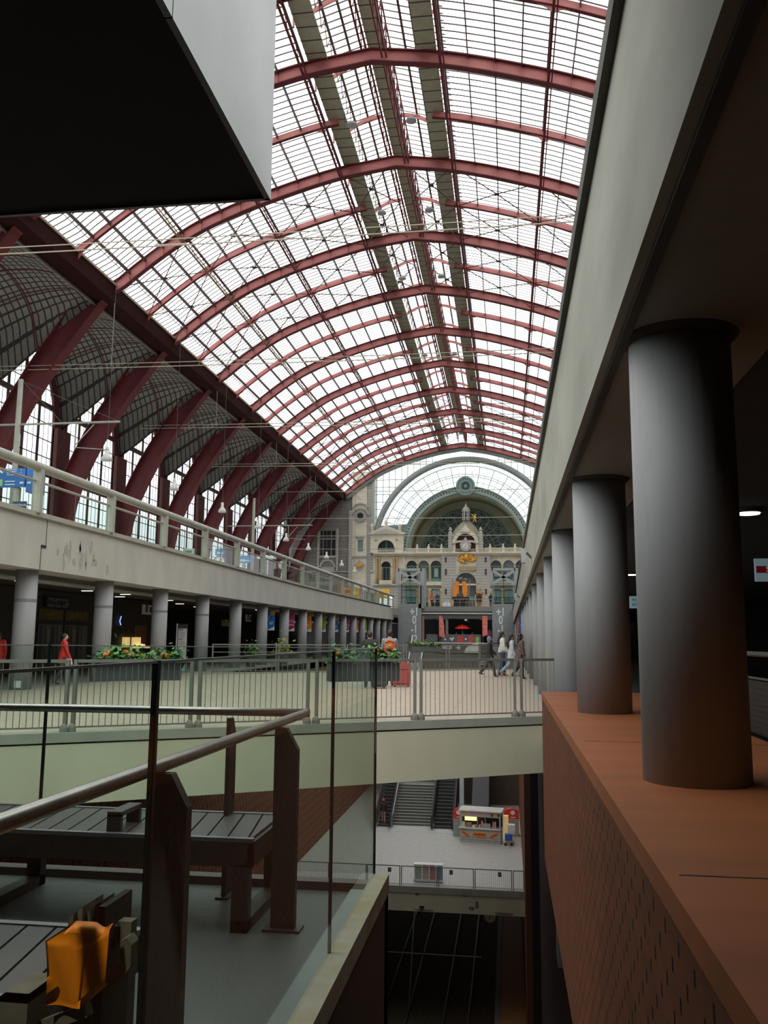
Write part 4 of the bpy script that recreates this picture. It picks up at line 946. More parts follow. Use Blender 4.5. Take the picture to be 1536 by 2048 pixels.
for r in (11.2, 11.55): b.ring(cX, zc, r, r+.06, YEND+.45, YEND+.55, 0, pi, 60)
for k in range(90): a = k*pi/90; b.bar((cX+11.2*cos(a), YEND+.5, zc+11.2*sin(a)), (cX+11.6*cos(a+.02), YEND+.5, zc+11.6*sin(a+.02)), .04, .04)
b.ring(cX, zc, 10.4, 10.45, YEND+.45, YEND+.55, 0, pi, 60); b.build('radial_bars', iron_green, ES)
for sg in (-1, 1):
    b = MB()
    for i in range(14):
        d = 5+i*.95; x = cX+sg*d; z1 = smoothprof(d)-.3
        zr = zc+sqrt(max(0, (RO+.7)**2-d*d)) if d < RO+.7 else 15
        if z1 > zr: b.box(x-.04, x+.04, YEND+.4, YEND+.5, zr, z1)
    for j_ in range(9):
        z = 16.5+j_*1.15; d0 = sqrt(max(0, (RO+.7)**2-(z-zc)**2)); d1 = 17.6
        while d1 > d0 and smoothprof(d1) < z: d1 -= .1
        if d1 > d0+.2: x0, x1 = sorted((cX+sg*d0, cX+sg*min(d1, 13.8))); b.box(x0, x1, YEND+.4, YEND+.5, z-.035, z+.035)
    b.build('spandrel_bars', iron_green, ES)
MB().box(cX-14.3, cX-13.9, YEND+.1, YEND+.6, 15, 25.8).box(cX+13.9, cX+14.3, YEND+.1, YEND+.6, 15, 25.8).build('side_post', iron_pale, ES)
g = MB(); n = 40; Q = [(cX-13.9, 15)]+[p for p in P if abs(p[0]-cX) < 13.9]+[(cX+13.9, 15)]
R0 = [(cX-9.7, 15)]+[(cX+9.7*cos(pi-k*pi/40), zc+9.7*sin(pi-k*pi/40)) for k in range(41)]+[(cX+9.7, 15)]
m_ = min(len(Q), len(R0)); QQ = [Q[int(i*(len(Q)-1)/(m_-1))] for i in range(m_)]; RR = [R0[int(i*(len(R0)-1)/(m_-1))] for i in range(m_)]
g.add([(x, YEND+.55, z) for x, z in QQ]+[(x, YEND+.55, z) for x, z in RR], [(i, i+1, i+1+m_, i+m_) for i in range(m_-1)]); g.build('glazing', clear_glass, ES)
# slate roof and blue tower beyond the left pediment
tag(MB().prism([(fx(741), fz(1066)), (fx(742), fz(1040)), (fx(808), fz(1036)), (fx(822), fz(1066))], YF+6, YF+12).build('slate_roof', mat('slate_roof', (.15, .18, .21), .6)), 'blue grey slate roof rising behind the left pediment', 'roof')
tag(MB().box(fx(752), fx(778), YF+30, YF+40, -2, fz(1024)).build('distant_block', mat('blue_grey_block', (.20, .26, .31), .5)), 'blue grey distant block seen through the end screen', 'building')

# ================================================================== RAILINGS ON THE BRIDGE
def rail_panel(P0, P1, label, group, n, top=1.17, base=.05, foot=True, mid=None, tm=None, gap=.0):
    P0 = Vector(P0); P1 = Vector(P1); d = P1-P0; o = thing('railing', (P0+P1)/2+Vector((0, 0, base)), label, 'railing', group)
    z = lambda p, h: (p.x, p.y, p.z+h)
    MB().bar(z(P0, top-.025), z(P1, top-.025), .05, .05).build('top_rail', tm or rail_dark, o)
    if mid: MB().bar(z(P0, mid), z(P1, mid), .03, .03).build('middle_rail', tm or rail_dark, o)
    MB().bar(z(P0, base+.07), z(P1, base+.07), .025, .025).build('bottom_rail', tm or rail_dark, o)
    for p in (P0, P1):
        MB().bar(z(p, base-.1), z(p, top), .055, .06).build('post', tm or rail_dark, o)
        if foot: MB().ball((p.x, p.y-.03, p.z+base+.02), .075, 8, (1, .7, 1.5)).build('foot', tm or rail_dark, o)
    b = MB()
    for i in range(1, n):
        q = P0+d*(i/n); b.bar(z(q, base+.07), z(q, top-.03), .010, .010)
    b.build('infill_bars', tm or rail_dark, o)
    return o
rail_dark = mat('dark_olive_railing', (.19, .185, .16), .5)
NP = [(-10.4, -8.75), (-8.62, -6.90), (-6.80, -5.24), (-5.12, -3.50), (-3.36, -1.72), (-1.61, .13), (.26, 1.33)]
nl = ['outside the left frame edge', 'at the left frame edge', 'under the long flower box', 'behind the corner of the steel handrail', 'under the small flower box beside the suitcases', 'in the middle of the beige bridge', 'ending against the second dark column']
for (a, c), t in zip(NP, nl): rail_panel((a, kerb_y(a)+.15, 0), (c, kerb_y(c)+.15, 0), 'near grey barred railing panel '+t, 'near bridge railing panels', max(6, int((c-a)/.08)))
FP = [(-12.5, -10.2), (-10.1, -7.5), (-7.4, -4.98), (-4.87, -3.03), (-2.89, -1.46), (-1.4, .6)]
fl = ['at its far left end', 'behind the left flower boxes', 'behind the orange backpack', 'under the far flower box', 'before the arrow sign', 'behind the walking women']
for (a, c), t in zip(FP, fl): rail_panel((a, far_y(a)-.1, 0), (c, far_y(c)-.1, 0), 'far bridge railing panel '+t, 'far bridge railing panels', 3, top=1.27, mid=.92, foot=False)
LP = [(-12.6, -10.5), (-10.4, -8.28), (-8.2, -6.31), (-6.21, -4.17), (-4.07, -2.09), (-1.99, .06), (.16, .74)]
for i, (a, c) in enumerate(LP): rail_panel((a, 52.1, ZL), (c, 52.1, ZL), 'lower concourse railing panel, ' + ORD[len(LP)-1-i].replace('nearest', 'first') + ' counted from the right wall', 'lower railing panels', int((c-a)/.11), top=1.12, foot=False, tm=mat('mid_grey_rail', (.24, .25, .25), .5))
for i, x in enumerate((-6.9, -3.35, -.6)):
    tag(MB().box(x-.1, x+.1, 52.02, 52.06, ZL+.75, ZL+1.0).build('railing_sign', mat('sign_grey', (.17, .18, .18), .5)), 'small square grey plate on the lower railing, ' + ['leftmost', 'middle one right of the bins', 'rightmost'][i], 'sign', 'small plates on the lower railing')

# ================================================================== FLOWER BOXES
leafm = [mat('leaf_green', (.06, .17, .03), .6, c2=(.10, .26, .04), scale=8), mat('leaf_blue_green', (.05, .15, .08), .6), mat('leaf_yellow_green', (.30, .36, .04), .6)]
petal = mat('orange_red_petals', (.75, .12, .04), .6, c2=(.85, .25, .05), scale=20); pinkp = mat('pink_petals', (.7, .10, .2), .6)
def leaves(b, c, spread, n, size):
    for _ in range(n):
        p = Vector(c)+Vector((random.gauss(0, spread[0]), random.gauss(0, spread[1]), abs(random.gauss(0, spread[2]))))
        u = Vector((random.uniform(-1, 1), random.uniform(-1, 1), random.uniform(-.6, .6))).normalized(); w = u.cross(Vector((random.uniform(-1, 1), random.uniform(-1, 1), 1))).normalized()
        s = size*random.uniform(.6, 1.3)
        b.add([tuple(p-u*s), tuple(p-u*s*.2+w*s*.6), tuple(p+u*s), tuple(p-u*s*.2-w*s*.6), tuple(p+Vector((0, 0, s*.15)))], [(0, 1, 4), (1, 2, 4), (2, 3, 4), (3, 0, 4)])
def flower_box(P0, P1, zt, h, depth, label, n, fl_, spreadz=.09, size=.05, group='flower boxes on the bridge railings'):
    P0 = Vector(P0); P1 = Vector(P1); d = (P1-P0); o = thing('flower_box', (P0+P1)/2+Vector((0, 0, zt-h)), label, 'planter', group)
    u = d.normalized(); v = Vector((-u.y, u.x, 0))*depth
    b = MB(); q = [P0-u*.0, P1, P1+v, P0+v]; k = .12*h
    b.prism([(p.x, p.y) for p in q], zt-h, zt, 'z'); b.build('trough', mat('planter_grey', (.10, .105, .105), .6), o)
    m = (P0+P1)/2+v*.5
    b = MB(); b2 = MB()
    for i in range(n):
        c = P0+d*random.random()+v*random.random()+Vector((0, 0, zt)); leaves(b if i % 3 else b2, c, (.05, .05, spreadz), 7, size)
    b.build('foliage', leafm[0], o)['kind'] = 'stuff'; b2.build('foliage', leafm[1], o)['kind'] = 'stuff'
    for i in range(fl_):
        c = P0+d*((i+random.random())/fl_)+v*random.random()+Vector((0, 0, zt+random.uniform(.06, .16)*spreadz/.09)); f = MB()
        for _ in range(5): f.ball((c.x+random.gauss(0, .02), c.y+random.gauss(0, .02), c.z+random.gauss(0, .015)), .028*size/.05, 5)
        f.build('flower', petal, o)
    return o
def kp(x, off): return (x, kerb_y(x)+off, 0)
flower_box(kp(-6.60, .25), kp(-5.42, .25), 1.12, .30, .25, 'long dark flower box with orange flowers on the near railing at left', 90, 7, .10)
flower_box(kp(-3.15, .25), kp(-2.0, .25), 1.10, .34, .25, 'dark flower box on the near railing in front of the backpacked person', 90, 4, .12, .06)
flower_box((-4.55, far_y(-4.55)-.5, 0), (-3.2, far_y(-3.2)-.5, 0), 1.2, .25, .3, 'flower box with orange blooms on the far railing before the lift tower', 110, 9, .10, .06)
for i, (x, y, zt, s, lab) in enumerate([(-13.6, 45.6, 1.0, .3, 'green pot plant between two columns of the left row'), (-13.1, 50.5, 1.0, .45, 'yellow green tall pot plant below the first blue banner')]):
    o = thing('pot_plant', (x, y, 0), lab, 'plant')
    MB().lathe([(.22, 0), (.32, .6), (.34, .62)], x, y, 14).build('pot', mat('planter_grey', (.10, .105, .105), .6), o)
    b = MB(); leaves(b, (x, y, .6), (s*.6, s*.4, s), 160, .11); b.build('foliage', leafm[2 if i else 0], o)['kind'] = 'stuff'

# ================================================================== BANNERS
def banner(y, col, k, label, x0=-14.0, w=.66, zt=3.12, zb=1.95, group='hanging banners between the left columns'):
    o = thing('hanging_banner', (x0-w/2, y, zb), label, 'banner', group)
    m1 = {'blue': (.02, .20, .62), 'pink': (.62, .05, .20), 'orange': (.90, .30, .02), 'green': (.28, .46, .02)}[col]
    MB().box(x0-w, x0, y, y+.015, zb, zt).build('cloth', mat('banner_'+col, m1, .55), o)
    P = [(x0, zb), (x0-w*.72, zb)]+[(x0-w*.72+w*.72*sin(t*pi/16), zb+.24*sin(t*pi/16)) for t in range(1, 9)]
    MB().prism(P, y-.006, y-.002).build('white_swoosh', white, o)
    if col == 'blue':
        MB().prism([(x0-w*.42, zt), (x0, zt), (x0, zt-.22), (x0-w*.25, zt-.3), (x0-w*.45, zt-.15)], y-.006, y-.002).build('corner_patch', mat('banner_orange', (.90, .30, .02), .55), o)
        b = MB()
        for t in range(8): b.bar((x0-w*.95+t*.04, y-.005, zt-.85+t*.075), (x0-w*.8+t*.045, y-.005, zt-.78+t*.075), .006, .02)
        for t in range(3): b.box(x0-w*.5, x0-w*.12-.03*t, y-.006, y-.003, zt-.72-t*.06, zt-.69-t*.06)
        b.build('printed_marks', white, o)
    elif col == 'pink':
        b = MB()
        for t in range(9): b.ring(x0-w*.85+t*.07, zt-.55-.05*sin(t), .03, .07, y-.006, y-.003, 0, 6.28, 10)
        b.box(x0-w*.9, x0-.02, y-.006, y-.003, zt-.82, zt-.76); b.build('printed_marks', mat('pale_print', (.72, .62, .66), .6), o)
        MB().box(x0-w, x0, y-.004, y-.001, zb, zb+.28).build('dark_band', mat('banner_maroon', (.22, .01, .06), .55), o)
    elif col == 'orange':
        b = MB().ball((x0-w*.68, y-.002, zt-.2), .16, 8, (1, .02, 1)); b.build('purple_patch', mat('banner_purple', (.35, .06, .18), .55), o)
        b = MB().bar((x0-w*.9, y-.005, zt-.55), (x0-w*.4, y-.005, zt-.42), .006, .04)
        for t in range(3): b.box(x0-w*.55, x0-w*.2, y-.006, y-.003, zt-.72-t*.06, zt-.69-t*.06)
        b.build('printed_marks', mat('pale_orange_print', (.9, .6, .35), .6), o)
    else:
        b = MB().bar((x0-w*.6, y-.005, zt-.15), (x0-w*.75, y-.005, zt-.65), .006, .02).bar((x0-w*.6, y-.005, zt-.15), (x0-w*.3, y-.005, zt-.6), .006, .02)
        b.build('printed_marks', mat('pale_green_print', (.55, .68, .2), .6), o)
        MB().box(x0-w*.6, x0-w*.2, y-.006, y-.003, zt-.82, zt-.78).build('orange_print', mat('banner_orange', (.90, .30, .02), .55), o)
    MB().tube([(x0-w-.02, y, zt), (x0+.02, y, zt)], .012, 6).tube([(x0-w/2, y, zt), (x0-w/2, y, 3.62 if y < 70 else 3.9)], .006, 4).build('hanging_rod', slate, o)
    return o
cyc = ['blue', 'pink', 'orange', 'green']
for k in range(8): banner(51.7+S*k, cyc[k % 4], k, '%s banner hanging between left columns, %s' % (cyc[k % 4], 'the nearer one' if k < 4 else 'the farther one'), zt=3.2+max(0, (51.7+S*k-60)/45*.3), zb=2.0+max(0, (51.7+S*k-60)/45*.3))
for k, c in enumerate(['blue', 'pink', 'orange', 'green', 'blue', 'orange']):
    banner(58.5+S*k, c, k, '%s banner under the right beam, %s' % (c, ['nearest of that row', 'second of that row', 'third of that row', 'fourth of that row', 'fifth of that row', 'farthest of that row'][k]), x0=1.45-.0*k, w=.66, zt=3.3, zb=1.95, group='hanging banners at the right columns')

# ================================================================== LEFT CONCOURSE SHOPS
SH = thing('shop', (-20, 36, 0), 'dark shop front with dull gold lettering behind the first two left columns', 'shop front')
MB().box(-20.6, -20.1, 30, 42, 0, 3.55).build('front_wall', mat('shop_wall', (.05, .045, .035), .7), SH)
for i, (a, c) in enumerate(((35.3, 37.4), (37.6, 39.8))):
    MB().box(-20.1, -20.05, a, c, 2.25, 2.72).build('fascia', mat('gold_fascia', (.13, .10, .03), .6), SH)
    text('lettering', ('HARIS', 'DIAMANT')[i], .42, (-20.03, (a+c)/2, 2.48), (pi/2, 0, pi/2), mat('dull_gold', (.36, .26, .06), .5), SH, .01, sx=(1.0, .9)[i])
    p = MB().box(-20.1, -20.04, a, c, .1, 2.05).build('display_window', mat('grey_display', (.10, .11, .10), .3), SH)
    for t in range(4): MB().box(-20.04, -20.02, a+.15+t*.5, a+.38+t*.5, .3, 2.0).build('display_panel', mat('display_panel', (.17, .18, .17), .5) if t % 2 else mat('display_panel2', (.06, .06, .055), .5), SH)
    MB().box(-20.02, -20.0, a+.65, a+.95, 1.3, 1.85).build('poster', mat('tan_poster', (.30, .24, .14), .6), SH)
SG = thing('shop_sign', (-20, 36.7, 2.85), 'dark violet shop sign with grey letters above the gold lettering', 'sign')
MB().box(-20.1, -19.95, 35.7, 37.9, 2.82, 3.27).build('board', mat('violet_board', (.03, .028, .045), .6), SG)
b = MB()
for z in (3.17, 2.88):
    for t in range(3): b.box(-19.95, -19.93, 35.8+t*.62, 36.3+t*.62, z-.05, z+.05)
b.build('text_bar', mat('grey_text', (.16, .16, .19), .6), SG)
MB().prism([(36.0, 2.95), (36.3, 3.1), (36.6, 2.95), (36.5, 3.12), (36.2, 3.12)], -19.95, -19.93, 'x').build('violet_shape', mat('violet_shape', (.18, .16, .28), .6), SG)
MB().prism([(37.3, 2.95), (37.7, 2.95), (37.5, 3.12)], -19.95, -19.93, 'x').build('yellow_shape', mat('yellow_shape', (.30, .27, .03), .6), SG)
J = thing('jewellery_display', (-19.8, 44.5, 0), 'warmly lit yellow display window between the second and third left columns', 'display')
MB().box(-20.6, -20.1, 42.2, 48, 0, 3.55).build('shop_wall', mat('shop_wall2', (.035, .025, .02), .7), J)
MB().box(-20.1, -20.05, 45.2, 46.8, .9, 2.2).build('brown_backing', mat('brown_backing', (.14, .05, .02), .6), J)
warm = mat('lit_yellow_card', (.95, .72, .28), emit=.55)
for a, c in ((43.6, 43.85), (43.95, 44.35), (44.75, 45.75)): MB().box(-20.0, -19.9, a, c, 1.0, 1.52).build('lit_card', warm, J)
MB().box(-20.0, -19.6, 44.65, 46.6, .93, 1.02).build('lit_shelf', warm, J)
b = MB()
for t in range(8): b.ball((-19.75, 44.9+t*.14, 1.06+.03*(t % 3)), .06, 6)
b.build('jewels', mat('pale_jewel', (.95, .85, .6), emit=.8), J)
MB().tube([(-20.02, 43.4, 2.15), (-20.02, 43.25, 2.35), (-20.02, 43.4, 2.6)], .025, 6).build('blue_crescent', mat('blue_neon', (.25, .4, 1), emit=1.6), J)
for i, (y, x) in enumerate(((36.3, -15.8), (51.6, -15.8))):
    o = thing('overhead_sign', (x, y, 2.5), ['square black and white pictogram sign between second and third left columns', 'pale blue pictogram sign between fifth and sixth left columns'][i], 'sign')
    MB().box(x-.02, x+.02, y, y+1.15, 2.52, 2.95).build('panel', mat('pale_sign', (.42, .43, .42), .6) if not i else mat('pale_blue_sign', (.35, .42, .52), .5), o)
    MB().box(x+.02, x+.03, y+.32, y+.55, 2.62, 2.95).build('pictogram', black, o); MB().box(x+.02, x+.03, y+.75, y+1.1, 2.62, 2.86).build('pictogram', black, o)
    MB().tube([(x, y+.5, 2.95), (x, y+.5, 3.6)], .015, 5).build('hanger', slate, o)
o = thing('hanging_sign', (-19, 57.5, 2.3), 'small yellow green sign with a heart between the fourth and fifth left columns', 'sign')
MB().box(-19.02, -18.98, 56.6, 58.4, 2.30, 2.75).build('panel', mat('yellow_green_sign', (.20, .22, .02), .6), o)
MB().prism([(57.5, 2.58), (57.7, 2.7), (57.6, 2.74), (57.5, 2.71), (57.4, 2.74), (57.3, 2.7)], -18.98, -18.96, 'x').build('heart', white, o)
MB().box(-18.98, -18.96, 57.0, 58.0, 2.47, 2.52).box(-18.98, -18.96, 56.8, 58.2, 2.37, 2.42).build('text_bar', mat('pale_text', (.6, .62, .4), .6), o)
MB().tube([(-19, 57.5, 2.75), (-19, 57.5, 3.6)], .015, 5).build('hanger', slate, o)
tube_m = mat('ceiling_tube', (1, .95, .75), emit=2.2)
spots = [(-20.8, 38.4), (-18.6, 36.7), (-21.1, 41.7), (-22.3, 41.8), (-18.2, 39.8), (-19.6, 42.2), (-21.1, 47.5), (-18.6, 46.2), (-19.8, 51), (-17.5, 55), (-20.5, 56), (-18, 62), (-20.6, 64), (-18, 70), (-17.8, 30)]
for i, (x, y) in enumerate(spots):
    o = thing('ceiling_light', (x, y, 3.56), 'small recessed tube light in the left concourse ceiling', 'light', 'recessed lights in the left concourse ceiling')
    MB().box(x-.28, x+.28, y-.1, y+.1, 3.57, 3.6).build('frame', slate, o); MB().box(x-.25, x+.25, y-.06, y+.06, 3.55, 3.57).build('lens', tube_m, o)
# information totem
T = thing('information_totem', (-14.53, 37.8, 0), 'tall white and black information totem between the third and fourth left columns', 'totem')
x, y = -14.75, 37.8
MB().box(x-.03, x+.02, y, y+.05, 0, 2.15).build('edge_pole', white, T)
MB().box(x+.02, x+.48, y, y+.05, 0, 2.13).build('black_board', mat('board_black', (.03, .03, .035), .5), T)
for a, c in ((1.15, 1.93), (.52, 1.1)): MB().box(x+.06, x+.47, y-.01, y, a, c).build('white_panel', mat('totem_panel', (.62, .62, .62), .5), T)
b = MB()
for z in (1.87, 1.45, 2.02): b.box(x+.08, x+.28, y-.015, y-.01, z-.015, z+.015)
for z in (1.75, 1.65, 1.55, 1.33, 1.25): b.box(x+.15, x+.4, y-.015, y-.01, z-.008, z+.008)
b.build('text_bar', slate, T)
MB().box(x+.09, x+.2, y-.015, y-.01, .93, 1.0).build('blue_logo', mat('logo_blue', (.03, .15, .4), .5), T)
MB().box(x+.09, x+.22, y-.015, y-.01, .80, .84).build('orange_logo', petal, T)
MB().prism([(x+.22, .02), (x+.46, .02), (x+.46, .38)], y-.012, y-.005).build('pale_wedge', mat('pale_teal', (.45, .60, .55), .6), T)
# right concourse bits
o = thing('hanging_sign', (3.6, 12.5, 2.3), 'pale blue and red sign with a letter S at the right frame edge', 'sign')
MB().box(3.25, 4.6, 12, 12.06, 2.32, 2.62).build('panel', mat('pale_blue_lit', (.30, .45, .50), emit=.25), o)
MB().box(3.26, 4.6, 11.985, 12.0, 2.43, 2.52).build('red_band', mat('red_band', (.35, .02, .03), emit=.1), o)
text('lettering', 'S', .10, (3.40, 11.975, 2.475), FACE, mat('sign_white', (.6, .6, .65), emit=.3), o, .003)
MB().tube([(3.9, 12.03, 2.62), (3.9, 12.03, 3.5)], .02, 6).build('hanger', slate, o)
o = thing('hanging_sign', (2.6, 18, 2.2), 'small pale blue sign seen between the two near dark columns', 'sign')
MB().box(2.44, 3.2, 18, 18.05, 2.18, 2.42).build('panel', mat('pale_blue_lit', (.30, .45, .50), emit=.25), o)
MB().tube([(2.6, 18.03, 2.42), (2.6, 18.03, 3.5)], .02, 6).build('hanger', slate, o)
b = MB()
for z, s in ((2.34, 'PHO'), (2.25, 'BOX')): text('lettering', s, .075, (2.56, 17.99, z), FACE, slate, o, .002)
for x, y in ((3.6, 13.5), (2.6, 22), (3.6, 26)):
    q = thing('ceiling_light', (x, y, 3.45), 'recessed light under the right ceiling, %s' % {13.5: 'nearest, by the S sign', 22: 'between the two dark columns', 26: 'farthest'}[y], 'light', 'right ceiling lights')
    MB().lathe([(.2, 3.44), (.2, 3.5)], x, y, 16).build('housing', slate, q); MB().lathe([(.16, 3.42), (.17, 3.44)], x, y, 16).build('lens', tube_m, q)
GR = thing('mesh_railing', (2.4, 8, .7), 'dark mesh railing behind the ledge columns at the right edge', 'railing')
MB().tube([(2.25, -2, 1.42), (2.25, 14.6, 1.42)], .025, 8).tube([(2.25, -2, 1.2), (2.25, 14.6, 1.2)], .012, 6).build('top_rail', slate, GR)
MB().box(2.24, 2.26, -2, 14.6, .7, 1.18).build('mesh_panel', gridmat('mesh_dark', (.035, .035, .034), (.012, .012, .012), [(1, .05, .02), (2, .05, .02)], .5), GR)
for y in (0, 2.5, 5, 7.5, 10, 12.5): MB().box(2.22, 2.28, y-.03, y+.03, .6, 1.44).build('post', slate, GR)
struct('floor', MB().box(2.15, 14, -8, 14.6, .3, .6), dark_floor)
for k, (y, z) in enumerate(((24, 4.2), (47, 4.1))):
    o = thing('beam_floodlight', (.6, y, z), ['small bracket light on the face of the right beam, the nearer one', 'small bracket light on the face of the right beam, the farther one'][k], 'light')
    MB().bar((.68, y, 3.75), (.55, y, 3.9), .06, .06).build('bracket', slate, o); MB().box(.40, .52, y-.2, y+.2, 3.62, 4.0).build('housing', mat('lamp_grey', (.45, .45, .47), .4), o)

# ================================================================== UPPER LEVEL: masts, wires, lamps, signs
for i, (x, y, zt, za, x1) in enumerate([(-23.3, 38, 13.9, 11.65, -18.1), (-23.7, 79, 14.7, 12.05, -18.0), (-16.2, 104, 9.8, 9.3, -13.8)]):
    o = thing('catenary_mast', (x, y, 4.75), ['pale catenary mast with long arm at the left frame edge', 'pale catenary mast standing at mid distance on the left', 'grey mast standing before the left pediment'][i], 'mast', 'catenary masts on the left platform')
    MB().tube([(x, y, 4.75), (x, y, zt)], [.16, .12] if i < 2 else [.2, .14], 12).build('pole', rail_paint, o, True)
    if i < 2:
        MB().tube([(x-2.5, y, za), (x1, y, za)], .05, 8).build('arm', rail_paint, o)
        MB().tube([(-20.3, y, za), (-20.3, y, za-1.3)], .035, 6).tube([(-20.3, y, za-1.1), (-19.4, y, za-.1)], .03, 6).tube([(-20.3, y, za-1.2), (-18.6, y, za-1.35)], .02, 6).build('registration_arm', rail_paint, o)
        MB().tube([(x+.1, y, zt-.1), (-18.1, y, za)], .012, 4).tube([(x+.1, y, zt-.1), (-21, y, za)], .012, 4).build('stay_wire', slate, o)
    else:
        for z in (9.6, 7.6): MB().lathe([(.3, z-.06), (.3, z+.06)], x, y, 10).build('collar', rail_paint, o)
wirem = mat('wire_tan', (.50, .45, .33), .5)
for i, (y, z) in enumerate([(29.6, 16.45), (49.4, 18.3), (69.2, 19.35), (88.7, 19.9), (108, 20.4), (118, 18.3), (121, 16.2), (124, 14.6)]):
    o = thing('span_wire', (XC, y, z), '%s pair of cross span wires stretched over the hall' % ORD[i], 'wire', 'span wires across the hall')
    sag = .25
    for dz, r in ((0, .022), (.26, .018)):
        if i > 3 and dz: continue
        MB().tube([(-34.5+t*5.6, y, z+dz-sag*sin(t*pi/10)) for t in range(11)], r+.00018*y, 5).build('wire', wirem, o)
    if i < 5:
        MB().tube([(-24.3, y, z), (-24.3, y, 22.4)], .01+.0001*y, 4).build('dropper', wirem, o)
    if i < 4: MB().tube([(-13+i, y, z-.2), (-11.8+i, y, z-.2)], .04, 6).build('insulator', wirem, o)
LX = -21.9
wires = [29.6, 49.4, 69.2, 88.7, 108]
for i in range(9):
    y = 44.6+9.95*i; z = [11.2, 11.25, 11.2, 11.2, 11.2, 11.3, 11.3, 11.2, 11.1][i]
    o = thing('platform_lamp', (LX, y, z), 'white bell shaped lamp over the left platform, %s from the camera' % ORD[i], 'lamp', 'bell lamps over the left platform')
    MB().lathe([(.30, z), (.30, z+.14), (.16, z+.36), (.10, z+.42), (.11, z+.75), (.03, z+.8)], LX, y, 16).build('shade', mat('lamp_white_metal', (.75, .75, .72), .4), o, True)
    MB().tube([(LX, y, z+.8), (LX, y, 22.5)], .01+.00008*y, 4).build('cable', slate, o)
tag(MB().tube([(LX, 30, 22.6), (LX, 129, 22.6)], .02, 4).build('carrier_wire', slate), 'thin longitudinal carrier wire above the row of bell lamps', 'wire')
def bluesign(loc, w, h, label, kind):
    x, y, z = loc; o = thing('platform_sign', loc, label, 'sign', None)
    MB().box(x-w, x, y, y+.1, z, z+h).build('panel', mat('sign_blue', (.02, .13, .42), .5), o)
    lt = mat('sign_pale', (.55, .68, .75), .5)
    if kind == 0:
        MB().bar((x-w+.35, y-.01, z+h*.55), (x-w+.35, y-.01, z+h*.95), .02, .06).bar((x-w+.37, y-.01, z+h*.95), (x-w+.17, y-.01, z+h*.76), .02, .06).bar((x-w+.33, y-.01, z+h*.95), (x-w+.53, y-.01, z+h*.76), .02, .06).build('arrow', white, o)
        MB().box(x-w+.12, x-w+.55, y-.012, y, z+.05, z+h*.42).build('green_symbol', mat('sign_green', (.25, .55, .30), .5), o)
        b = MB()
        for t in range(4): b.box(x-w+.7, x-w+1.1, y-.012, y, z+h*.93-t*.07, z+h*.96-t*.07)
        for t in range(2): b.box(x-w+.65, x-w+1.05, y-.012, y, z+.08+t*.12, z+.12+t*.12)
        for t in range(3): b.box(x-w+1.25, x-.15, y-.012, y, z+h*.9-t*.1, z+h*.93-t*.1)
        b.box(x-w+1.25, x-w+1.4, y-.012, y, z+.12, z+.2).box(x-w+1.55, x-w+1.7, y-.012, y, z+.12, z+.2); b.build('text_bar', lt, o)
    return o
bluesign((-17.95, 30, 7.1), 1.45, .72, 'blue direction sign with white arrow at the left frame edge', 0)
tag(MB().box(-17.9, -17.6, 30.0, 30.8, 6.9, 7.9).build('sign_side_box', mat('sign_blue', (.02, .13, .42), .5)), 'deep blue box beside the arrow sign', 'sign')
tag(MB().tube([(-18.35, 30.2, 4.75), (-18.35, 30.2, 7.1)], .14, 10).build('sign_post', rail_paint), 'pale round post below the blue arrow sign', 'post')
o = thing('station_name_sign', (-14.3, 24.3, 5.3), 'dark blue sign reading CENTRAAL behind the left guardrail', 'sign')
MB().box(-14.72, -14.28, 24.02, 24.06, 5.28, 5.55).build('panel', mat('navy_sign', (.02, .05, .12), .5), o)
text('lettering', 'CENTRAAL', .10, (-14.50, 24.0, 5.43), FACE, white, o, .003)
MB().box(-14.7, -14.66, 24.06, 24.12, 4.75, 5.3).box(-14.34, -14.3, 24.06, 24.12, 4.75, 5.3).build('leg', slate, o)
for i, (x, y, z, w, h) in enumerate([(-15.0, 50.0, 5.95, 1.0, .45), (-15.0, 55.5, 6.78, .5, .3), (-15.3, 45.6, 6.0, .5, .35)]):
    q = thing('platform_sign', (x, y, z), ['blue sign with pale pictograms behind the left guardrail beside the mast', 'small blue number sign above a white box on the left platform', 'small blue number sign beside the round platform clock'][i], 'sign')
    MB().box(x-w, x, y, y+.1, z, z+h).build('panel', mat('sign_blue2', (.03, .20, .50), .5), q)
    MB().box(x-w*.8, x-w*.45, y-.01, y, z+h*.2, z+h*.5).box(x-w*.45, x-w*.1, y-.01, y, z+h*.25, z+h*.4).build('pictogram', mat('sign_pale', (.55, .68, .75), .5), q)
    MB().tube([(x-w/2, y+.15, 4.75), (x-w/2, y+.15, z+h)], .04, 8).build('post', slate, q)
o = thing('departure_box', (-16, 55, 6.7), 'white flat departure display box above the left guardrail', 'display')
MB().box(-16.2, -15.1, 55, 55.8, 6.7, 6.86).build('body', white, o); MB().box(-15.7, -15.6, 55.3, 55.4, 4.75, 6.7).build('post', slate, o)
for i, (x, y, z) in enumerate([(-15.2, 44.6, 5.55), (-15.4, 58.5, 6.55)]):
    o = thing('platform_clock', (x, y, z), ['round white platform clock seen through the left guardrail', 'round white platform clock rising above the left guardrail'][i], 'clock', 'round platform clocks')
    MB().ring(x, z, .001, .3, y, y+.12, 0, 2*pi-.001, 24).build('dial', mat('clock_dial', (.78, .78, .74), .4), o)
    MB().ring(x, z, .28, .33, y-.02, y+.14, 0, 2*pi-.001, 24).build('rim', slate, o)
    MB().bar((x, y-.02, z), (x+.15, y-.02, z+.15), .01, .03).bar((x, y-.02, z), (x-.05, y-.02, z-.15), .01, .03).build('hands', black, o)
    MB().tube([(x, y+.15, 4.75), (x, y+.15, z)], .04, 8).build('post', slate, o)
